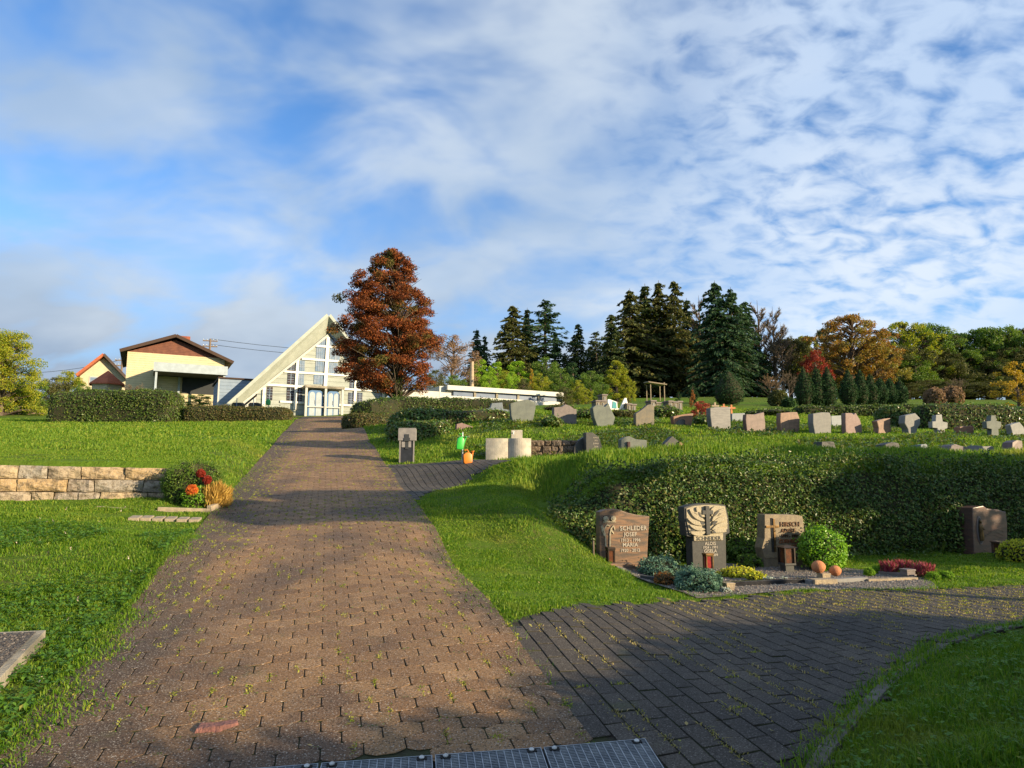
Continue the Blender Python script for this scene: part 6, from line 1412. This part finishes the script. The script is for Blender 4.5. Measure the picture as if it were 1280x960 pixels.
def can(name, px, pyt, pyb, wpx, Y, mat, label, tilt):
    t_ = at(px, pyt, Y); b_ = at(px, pyb, Y); h = t_.z - b_.z; w = wpx / FPX * Y / 2
    rt = empty(name, (b_.x, Y, b_.z), .3, label, 'watering can', 'plastic watering cans'); rt.rotation_euler = (0, tilt, .3)
    MB().prism([(-w, .03), (-w * .8, 0), (w * .8, 0), (w, .03), (w, h * .62), (w * .45, h * .80), (-w * .3, h * .80), (-w, h * .66)], -w * .55, w * .55).build('body', mat, rt, bevel=.018, smooth=True)
    MB().tube([(-w * .7, 0, h * .68), (-w * .55, 0, h * .96), (w * .1, 0, h), (w * .35, 0, h * .80)], .014, 6).build('handle', mat, rt, smooth=True)
    MB().tube([(w * .8, 0, h * .25), (w * 1.35, 0, h * .75)], [.022, .014], 7).lathe([(.012, 0), (.035, .03), (.034, .036), (0, .036)], 8, (w * 1.35, 0, h * .74)).build('spout', mat, rt, smooth=True)
M['greenplastic'] = solid('bright_green_plastic', (.04, .42, .05), (.03, .34, .05), 8, .35); M['orangeplastic'] = solid('orange_plastic', (.62, .20, .02), (.5, .15, .02), 8, .4)
can('watering_can', 574.5, 542, 562, 9, Yp - .06, M['greenplastic'], 'bright green watering can hanging on the steel post', .1)
can('watering_can', 585, 562, 579.5, 11, Yp - .02, M['orangeplastic'], 'orange watering can standing at the foot of the steel post', -.1)
# concrete basin: two curved shells side by side
M['basin'] = solid('weathered_pale_concrete', (.50, .45, .36), (.36, .33, .27), 6, .85, .4, 60, c3=(.34, .33, .28), s3=4)
Yb = 15.2; a = at(607, 576, Yb); b = at(664, 576, Yb); h = at(635, 548, Yb).z - a.z; wb = b.x - a.x; zb0 = min(a.z, H((a.x + b.x) / 2, Yb))
bs = empty('water_basin', ((a.x + b.x) / 2, Yb, a.z), 0, 'pale concrete water basin of two curved shells with a tap block', 'water basin')
def shell(x0, x1, bul, z0, z1, th_, n=12, dy=0):
    mb = MB(); vs = []; 
    for i in range(n + 1):
        t_ = i / n; x = x0 + (x1 - x0) * t_; y = dy - bul * max(0, math.sin(math.pi * t_)); vs += [(x, y, z0), (x, y, z1), (x, y + th_, z1), (x, y + th_, z0)]
    fs = []
    for i in range(n):
        for j in range(4): fs.append((i * 4 + j, i * 4 + (j + 1) % 4, (i + 1) * 4 + (j + 1) % 4, (i + 1) * 4 + j))
    fs += [(0, 1, 2, 3), tuple(n * 4 + j for j in (3, 2, 1, 0))]; return mb.add(vs, fs)
shell(-wb / 2, -.003, .045, .02, h, .09).build('left_shell', M['basin'], bs, bevel=.006); shell(.003, wb / 2, .10, .0, h, .09).build('right_shell', M['basin'], bs, bevel=.006)
MB().box(-wb / 2 + .05, wb / 2 - .03, .1, .75, -.2, h - .06).build('trough', M['basin'], bs, bevel=.01)
MB().box(-wb / 2 - .1, wb / 2 + .1, -.1, .9, -.35, -.0).build('footing', M['soil'], bs)
x0 = at(639, 547, Yb + .2).x - bs.location.x; x1 = at(653, 547, Yb + .2).x - bs.location.x; zt_ = at(645, 537.5, Yb + .2).z - a.z
tb = MB().box(x0, x1, .2, .42, .0, zt_).build('tap_block', M['basin'], bs, bevel=.008)
MB().tube([((x0 + x1) / 2 - .07, .2, zt_ - .06), ((x0 + x1) / 2 - .07, .12, zt_ - .06), ((x0 + x1) / 2 - .07, .10, zt_ - .11)], .013, 7).tube([((x0 + x1) / 2 - .10, .15, zt_ - .035), ((x0 + x1) / 2 - .04, .15, zt_ - .035)], .007, 6).build('tap', M['white'], tb)

# ---------------- gravestones of the second row
def row(k, label, base, Y, outl, th_, mat, kk=.18, **a): return gravestone('gravestone', label, base, Y, kk, outl, th_, M[mat], group='gravestones of the second row', **a)
RW = [
 ('broad grey green gravestone tapering to its foot, leftmost of the second row', 7, [(162,180),(147,150),(143,92),(180,80),(225,72),(262,88),(262,112),(245,180)], 'g_greygreen', 0),
 ('pinkish grey squat gravestone with notched top, second of the second row', 7, [(348,192),(348,110),(385,107),(402,95),(425,103),(440,115),(455,120),(455,192)], 'g_pinkgrey', 1),
 ('rounded grey green gravestone with a pointed peak right of its top', 7, [(562,206),(538,158),(530,112),(545,100),(572,98),(588,108),(606,90),(614,112),(636,158),(618,206)], 'g_greygreen', 2),
 ('beige gravestone with slanting broken left shoulder', 7, [(734,198),(733,140),(760,122),(790,98),(808,94),(820,104),(820,198)], 'g_beige', 3),
 ('rust brown low gravestone with dark arched recess', 7, [(915,196),(910,152),(960,142),(1005,137),(1000,170),(990,198)], 'g_rust', 4),
 ('large banded grey gravestone before the red shrub', 7, [(1095,218),(1084,150),(1083,112),(1120,108),(1178,108),(1180,218)], 'g_banded', 5),
 ('reddish grey gravestone with concave top edge', 8, [(116,208),(108,150),(110,127),(145,128),(185,118),(191,165),(190,208)], 'g_redgrey', 6),
 ('warm brown gravestone with folded right edge', 8, [(258,202),(254,150),(255,122),(300,118),(325,118),(337,150),(330,200)], 'g_brownlit', 7),
 ('light grey gravestone with swooping rounded top', 8, [(402,210),(392,165),(392,125),(430,119),(462,120),(469,142),(466,210)], 'g_grey', 8),
 ('rose granite gravestone with small notch and sloping right side', 8, [(530,210),(528,160),(528,122),(555,122),(563,129),(571,120),(590,152),(597,178),(598,210)], 'g_pink', 9),
 ('small brown gravestone curved inwards at both sides', 8, [(664,210),(668,185),(660,155),(690,146),(718,143),(718,172),(725,210)], 'g_brownlit', 10),
 ('pear-shaped light grey gravestone before the long hedge', 8, [(797,211),(792,190),(778,165),(780,132),(808,126),(822,122),(842,143),(844,168),(832,188),(820,211)], 'g_grey', 11),
 ('low slanted brown gravestone between the two stone crosses', 8, [(1030,218),(1010,205),(1010,180),(1045,176),(1068,176),(1070,218)], 'g_rust', 13),
 ('whitish wavy gravestone at the right picture edge', 8, [(1232,222),(1230,200),(1222,172),(1240,166),(1262,160),(1278,180),(1290,205),(1285,222)], 'g_white', 15)]
for lb, zz_, ol, mt, si in RW:
    o2 = z7(ol) if zz_ == 7 else z8(ol); row(0, lb, STB[si][:2], STB[si][2], o2, .17 + .03 * (si % 3), mt, kk=.30 if si < 5 else .26, bevel=.018, parts=False)
# recess of the rust stone
S = Stone(STB[4][:2], STB[4][2] - .0, .26)
a = z7([(918, 194)])[0]; p0 = Stone(STB[4][:2], STB[4][2], .3); 
arch = [p0.l(*q_) for q_ in z7([(918,197),(922,180),(935,168),(955,165),(965,172),(965,197)])][::-1]
MB().prism(arch, -.010, .004).build('arched_recess', M['g_black'], bpy.data.objects[[o.name for o in COL.objects if o.get('label', '').startswith('rust brown low')][0]])
def crossstone(si, label, ol, mat):
    gravestone('cross_gravestone', label, STB[si][:2], STB[si][2], .26, z8(ol), .14, M[mat], .012, cat='stone cross', group='stone crosses of the second row')
crossstone(12, 'pale blue grey stone cross before the long hedge, left of two', [(914,212),(916,186),(895,184),(894,158),(908,157),(910,130),(934,128),(938,158),(959,162),(958,186),(946,190),(950,212)], 'g_white')
crossstone(14, 'greenish stone cross before the long hedge, right of two', [(1140,226),(1144,190),(1124,186),(1122,158),(1140,155),(1142,132),(1160,132),(1165,155),(1184,160),(1184,186),(1172,190),(1176,226)], 'g_greygreen')
# stones behind the row
for lb, ol, base, Y, mt, th_ in (
 ('pale blue grey low slab between the banded and the reddish grey gravestones', z8([(50,165),(50,124),(105,122),(107,165)]), (923, 530), 23, 'g_blue', .12),
 ('small blue grey slab half behind the swooping light grey gravestone', z8([(470,185),(468,134),(510,132),(512,182)]), (1045, 535), 22, 'g_blue', .12),
 ('low grey monument with stepped middle, left of the leftmost second row gravestone', [(598,520),(598,512),(613,510),(615,504),(628,503),(629,511),(640,513),(640,520)], (618, 520), 27, 'g_blue', .2),
 ('pink boulder gravestone above the green watering can', [(570,540),(571,530),(577,528.5),(593,534),(593,540)], (582, 540), 20.5, 'g_pink', .2),
 ('small pale rounded stone left above the basin', [(612,536),(613,531.5),(619,530.5),(624,533),(624,537)], (618, 536), 21, 'g_white', .15)):
    gravestone('gravestone', lb, base, Y, .3, ol, th_, M[mt], .012, group='stones behind and beside the second row')
# lower stones peeping over the knoll
LW = [('dark pointed split stone right of the dry stone wall', z7([(440,330),(445,295),(465,265),(498,246),(496,330)]), (724, 563), 15.6, 'g_dark', .2),
 ('dark gravestone with pale inscription panel and curved top', z7([(500,330),(498,228),(530,228),(560,250),(578,305),(578,330)]), (743, 563), 15.5, 'g_dark', .18),
 ('low grey gravestone with long wavy pale-rimmed top', z7([(665,300),(665,262),(680,250),(702,245),(735,260),(785,264),(785,300)]), (793, 558), 15.4, 'g_greygreen', .18),
 ('half sunk dark slanted gravestone above the knoll', z7([(868,300),(870,280),(905,245),(935,270),(925,300)]), (839, 556), 15.6, 'g_dark', .18),
 ('small brown wedge stone right of the half sunk slanted gravestone', z7([(932,295),(940,270),(962,285),(962,295)]), (851, 556), 15.6, 'g_rust', .15)]
LW += [(lb, z8(ol), b, Y, mt, th_) for lb, ol, b, Y, mt, th_ in (
 ('low dark flat stone below the warm brown gravestone', [(425,262),(430,242),(480,244),(495,262)], (1036, 557), 15.6, 'g_dark', .3),
 ('dark rounded boulder below the small brown curved gravestone', [(690,278),(695,255),(720,245),(750,250),(772,278)], (1117, 560), 15.2, 'g_dark', .3),
 ('small flat grey stone below the pear-shaped gravestone', [(842,278),(845,256),(870,253),(876,265),(905,278)], (1158, 560), 15.2, 'g_blue', .3),
 ('low pinkish boulder below the left stone cross', [(958,284),(975,260),(990,253),(1015,262),(1046,268),(1046,284)], (1196, 561), 15.2, 'g_pinkgrey', .3),
 ('pale flat boulder below the right stone cross', [(1086,284),(1092,258),(1120,262),(1150,262),(1168,284)], (1234, 562), 15.2, 'g_grey', .3),
 ('rough brown block stone at the right picture edge below the row', [(1224,290),(1232,245),(1250,236),(1272,240),(1278,290)], (1272, 563), 15.0, 'g_redgrey', .25))]
for lb, ol, b, Y, mt, th_ in LW:
    S, o, _ = gravestone('gravestone', lb, b, Y, .25, ol, th_, M[mt], .01, group='low stones behind the knoll', rough=.012 if ('boulder' in lb or 'flat' in lb or 'block' in lb) else 0)
    if 'inscription panel' in lb:
        for i in range(4): a = S.l(*z7([(545, 250 + i * 14)])[0]); text_mesh(['HANS', '1931', 'EMMA', '2004'][i], .05, o, a[0], -.004, a[1] - .03, M['letter'], depth=.003)
    if 'wavy' in lb:
        a = S.l(*z7([(697, 285)])[0]); MB().box(a[0] - .03, a[0] + .03, -.05, -.003, a[1] - .1, a[1] + .06).build('small_lantern', M['lampglass'], o)
# ---------------- urn steles, red shrub, wooden crosses further back
def stele(px0, px1, pyt, pyb, Y, label, n=1, step=0):
    a = at(px0, pyb, Y); b = at(px1, pyb, Y); h = at(px0, pyt, Y).z - a.z; w = b.x - a.x
    rt = empty('urn_wall', (a.x, Y, a.z), .3, label, 'urn wall', 'urn steles')
    for i in range(n): 
        x0, x1 = w * i / n, w * (i + 1) / n - .02; dz = (-step if i % 2 else 0)
        bl = MB().box(x0, x1, 0, .5, -.5, h + dz).build('stele', M['g_beige'], rt, bevel=.01); MB().box(x0 - .03, x1 + .03, -.04, .54, h + dz + .003, h + dz + .07).build('cap', M['g_pinkgrey'], bl, bevel=.01)
        MB().box(x0 + .08, x1 - .08, -.02, -.003, h * .15, h * .85 + dz).build('plate', M['g_grey'], bl, bevel=.003)
stele(745, 759, 502, 511, 31.5, 'lower beige urn stele block behind the pointed gravestone', 2, 0)
stele(753, 760, 494.5, 503, 32.5, 'single raised beige urn stele at the left end', 1)
stele(784, 797, 506, 514, 31, 'small pair of white urn steles left of the slanting beige gravestone', 2, .02)
stele(814, 829, 502, 515, 31.5, 'pair of beige urn steles right of the slanting beige gravestone', 2, .08)
stele(836, 856, 502.5, 512, 31.5, 'row of three pale urn steles before the dark bushes', 3, .03)
a = at(760, 512, 31); b = at(773, 512, 31); rt = empty('glass_panel_monument', (a.x, 31, a.z), .2, 'small pale monument with turquoise glass panel', 'monument')
w = b.x - a.x; h = at(760, 499, 31).z - a.z; MB().prism([(0, -.5), (w, -.5), (w * .95, h * .75), (w * .2, h), (0, h)], 0, .1).build('frame', M['white'], rt, bevel=.01)
MB().prism([(w * .42, h * .15), (w * .88, h * .12), (w * .84, h * .68), (w * .5, h * .82)], -.02, -.003).build('panel', solid('turquoise_glass', (.10, .32, .33), None, rough=.2), rt)
a = at(774, 513, 31.2); mb = MB(); S = Stone((774, 513), 31.2, .2); pl = [S.l(*zz(735, 485, 7.11)(*p)) for p in [(262,190),(285,188),(325,90),(342,88),(356,148),(340,150),(330,125),(305,205),(270,205)]]
o = MB().prism(pl, 0, .12).build('white_sculpture', M['white'], None, bevel=.01, loc=S.b + Vector((0, 0, 0)), rz=S.rz); tag(o, 'white bent sculpture shaped like a leaning hook beside the glass panel', 'sculpture')
# (its foot reaches the ground behind the row)
MB().box(-.1, .25, 0, .12, -.6, pl[0][1] + .05).build('foot', M['white'], o)
tree_at('red_shrub', 'vivid red shrub behind the banded gravestone', 'shrub', 876, 499, 24, g1, 6.1, M['red'], wx=1.35)
tree_at('red_shrub', 'taller red and green shrub left behind the red shrub', 'shrub', 865, 486, 38, g2, 6.1, M['rust'], wx=.6)
for px, py, lb in ((872, 502, 'first reddish wooden cross from the left behind the red shrub'), (883, 504, 'second reddish wooden cross, among the red leaves'), (893.5, 503, 'third wooden cross, above the left of the banded gravestone'), (904.5, 505, 'fourth wooden cross, above the middle of the banded gravestone'), (914, 506, 'rightmost wooden cross beside the banded gravestone')):
    t_ = at(px, py, 27); zg = min(H(t_.x, 27), at(px, 515, 27).z); h = t_.z - zg; rt = empty('wooden_cross', (t_.x, 27, zg), .2, lb, 'wooden cross', 'wooden grave crosses')
    mt = M['terracotta'] if px != 893.5 else M['palekerb']
    MB().box(-.035, .035, -.02, .02, -.2, h).build('upright', mt, rt, bevel=.004); MB().box(-.15, .15, -.045, -.021, h * .86 - .2 * .5, h * .86 - .03).build('crossbar', mt, rt, bevel=.004)
# rough plants on the slope between the rows
x, y = scatter(-1, 16, 15.6, 24, 110); k = inview(x, y, 1) & (vnoise(x, y, 1.1, 41) > -.1); x, y = x[k], y[k]
tag(rosettes('slope_plants', x, y, .055, M['hedge_broad'], 5, .045, .6), 'tangled low green plants on the slope between the grave rows', 'plants', kind='stuff')
x, y = scatter(-2, 16, 13.5, 24, 260); k = inview(x, y, 1) & (vnoise(x, y, 1.3, 43) > .0) & (edge_d(x, y) > .3); x, y = x[k], y[k]
tag(blades('tall_grass', x, y, .075 * rng.uniform(.5, 1.4, len(x)), .020, M['blade_far'], .5), 'rough taller grass on the slope between the grave rows', 'grass', kind='stuff')
x, y = scatter(0, 11, 10.6, 13.4, 700); k = inview(x, y, 1); x, y = x[k], y[k]
tag(blades('knoll_grass', x, y, .09 * rng.uniform(.5, 1.5, len(x)), .013, M['blade_far'], .45), 'lit yellow green grass along the top of the planted bank', 'grass', kind='stuff')
for px, pt, Y, w, mt, lb in ((690,540,20.3,26,'hedge_broad','low bush between the first two second row gravestones'),(730,512,23,40,'hedge_broad','green bush behind the pinkish grey gravestone'),(778,514,23.5,34,'hedge_tan','bush behind the pointed grey green gravestone'),(830,508,24,40,'hedge_broad','dark bush right behind the slanting beige gravestone'),(960,512,30,60,'hedge','dark bush behind the reddish grey gravestone'),(700,508,30,40,'hedge_tan','flat brownish bush at the right end of the hall'),(880,526,21.5,26,'hedge_broad','low bush left of the banded gravestone')):
    a = at(px, pt, Y); h = max(.25, a.z - H(a.x, Y)); bush('shrub', lb, 'shrub', a.x, Y, w / FPX * Y / 2, h, 1300, .085, M[mt], group='low bushes between the gravestones')
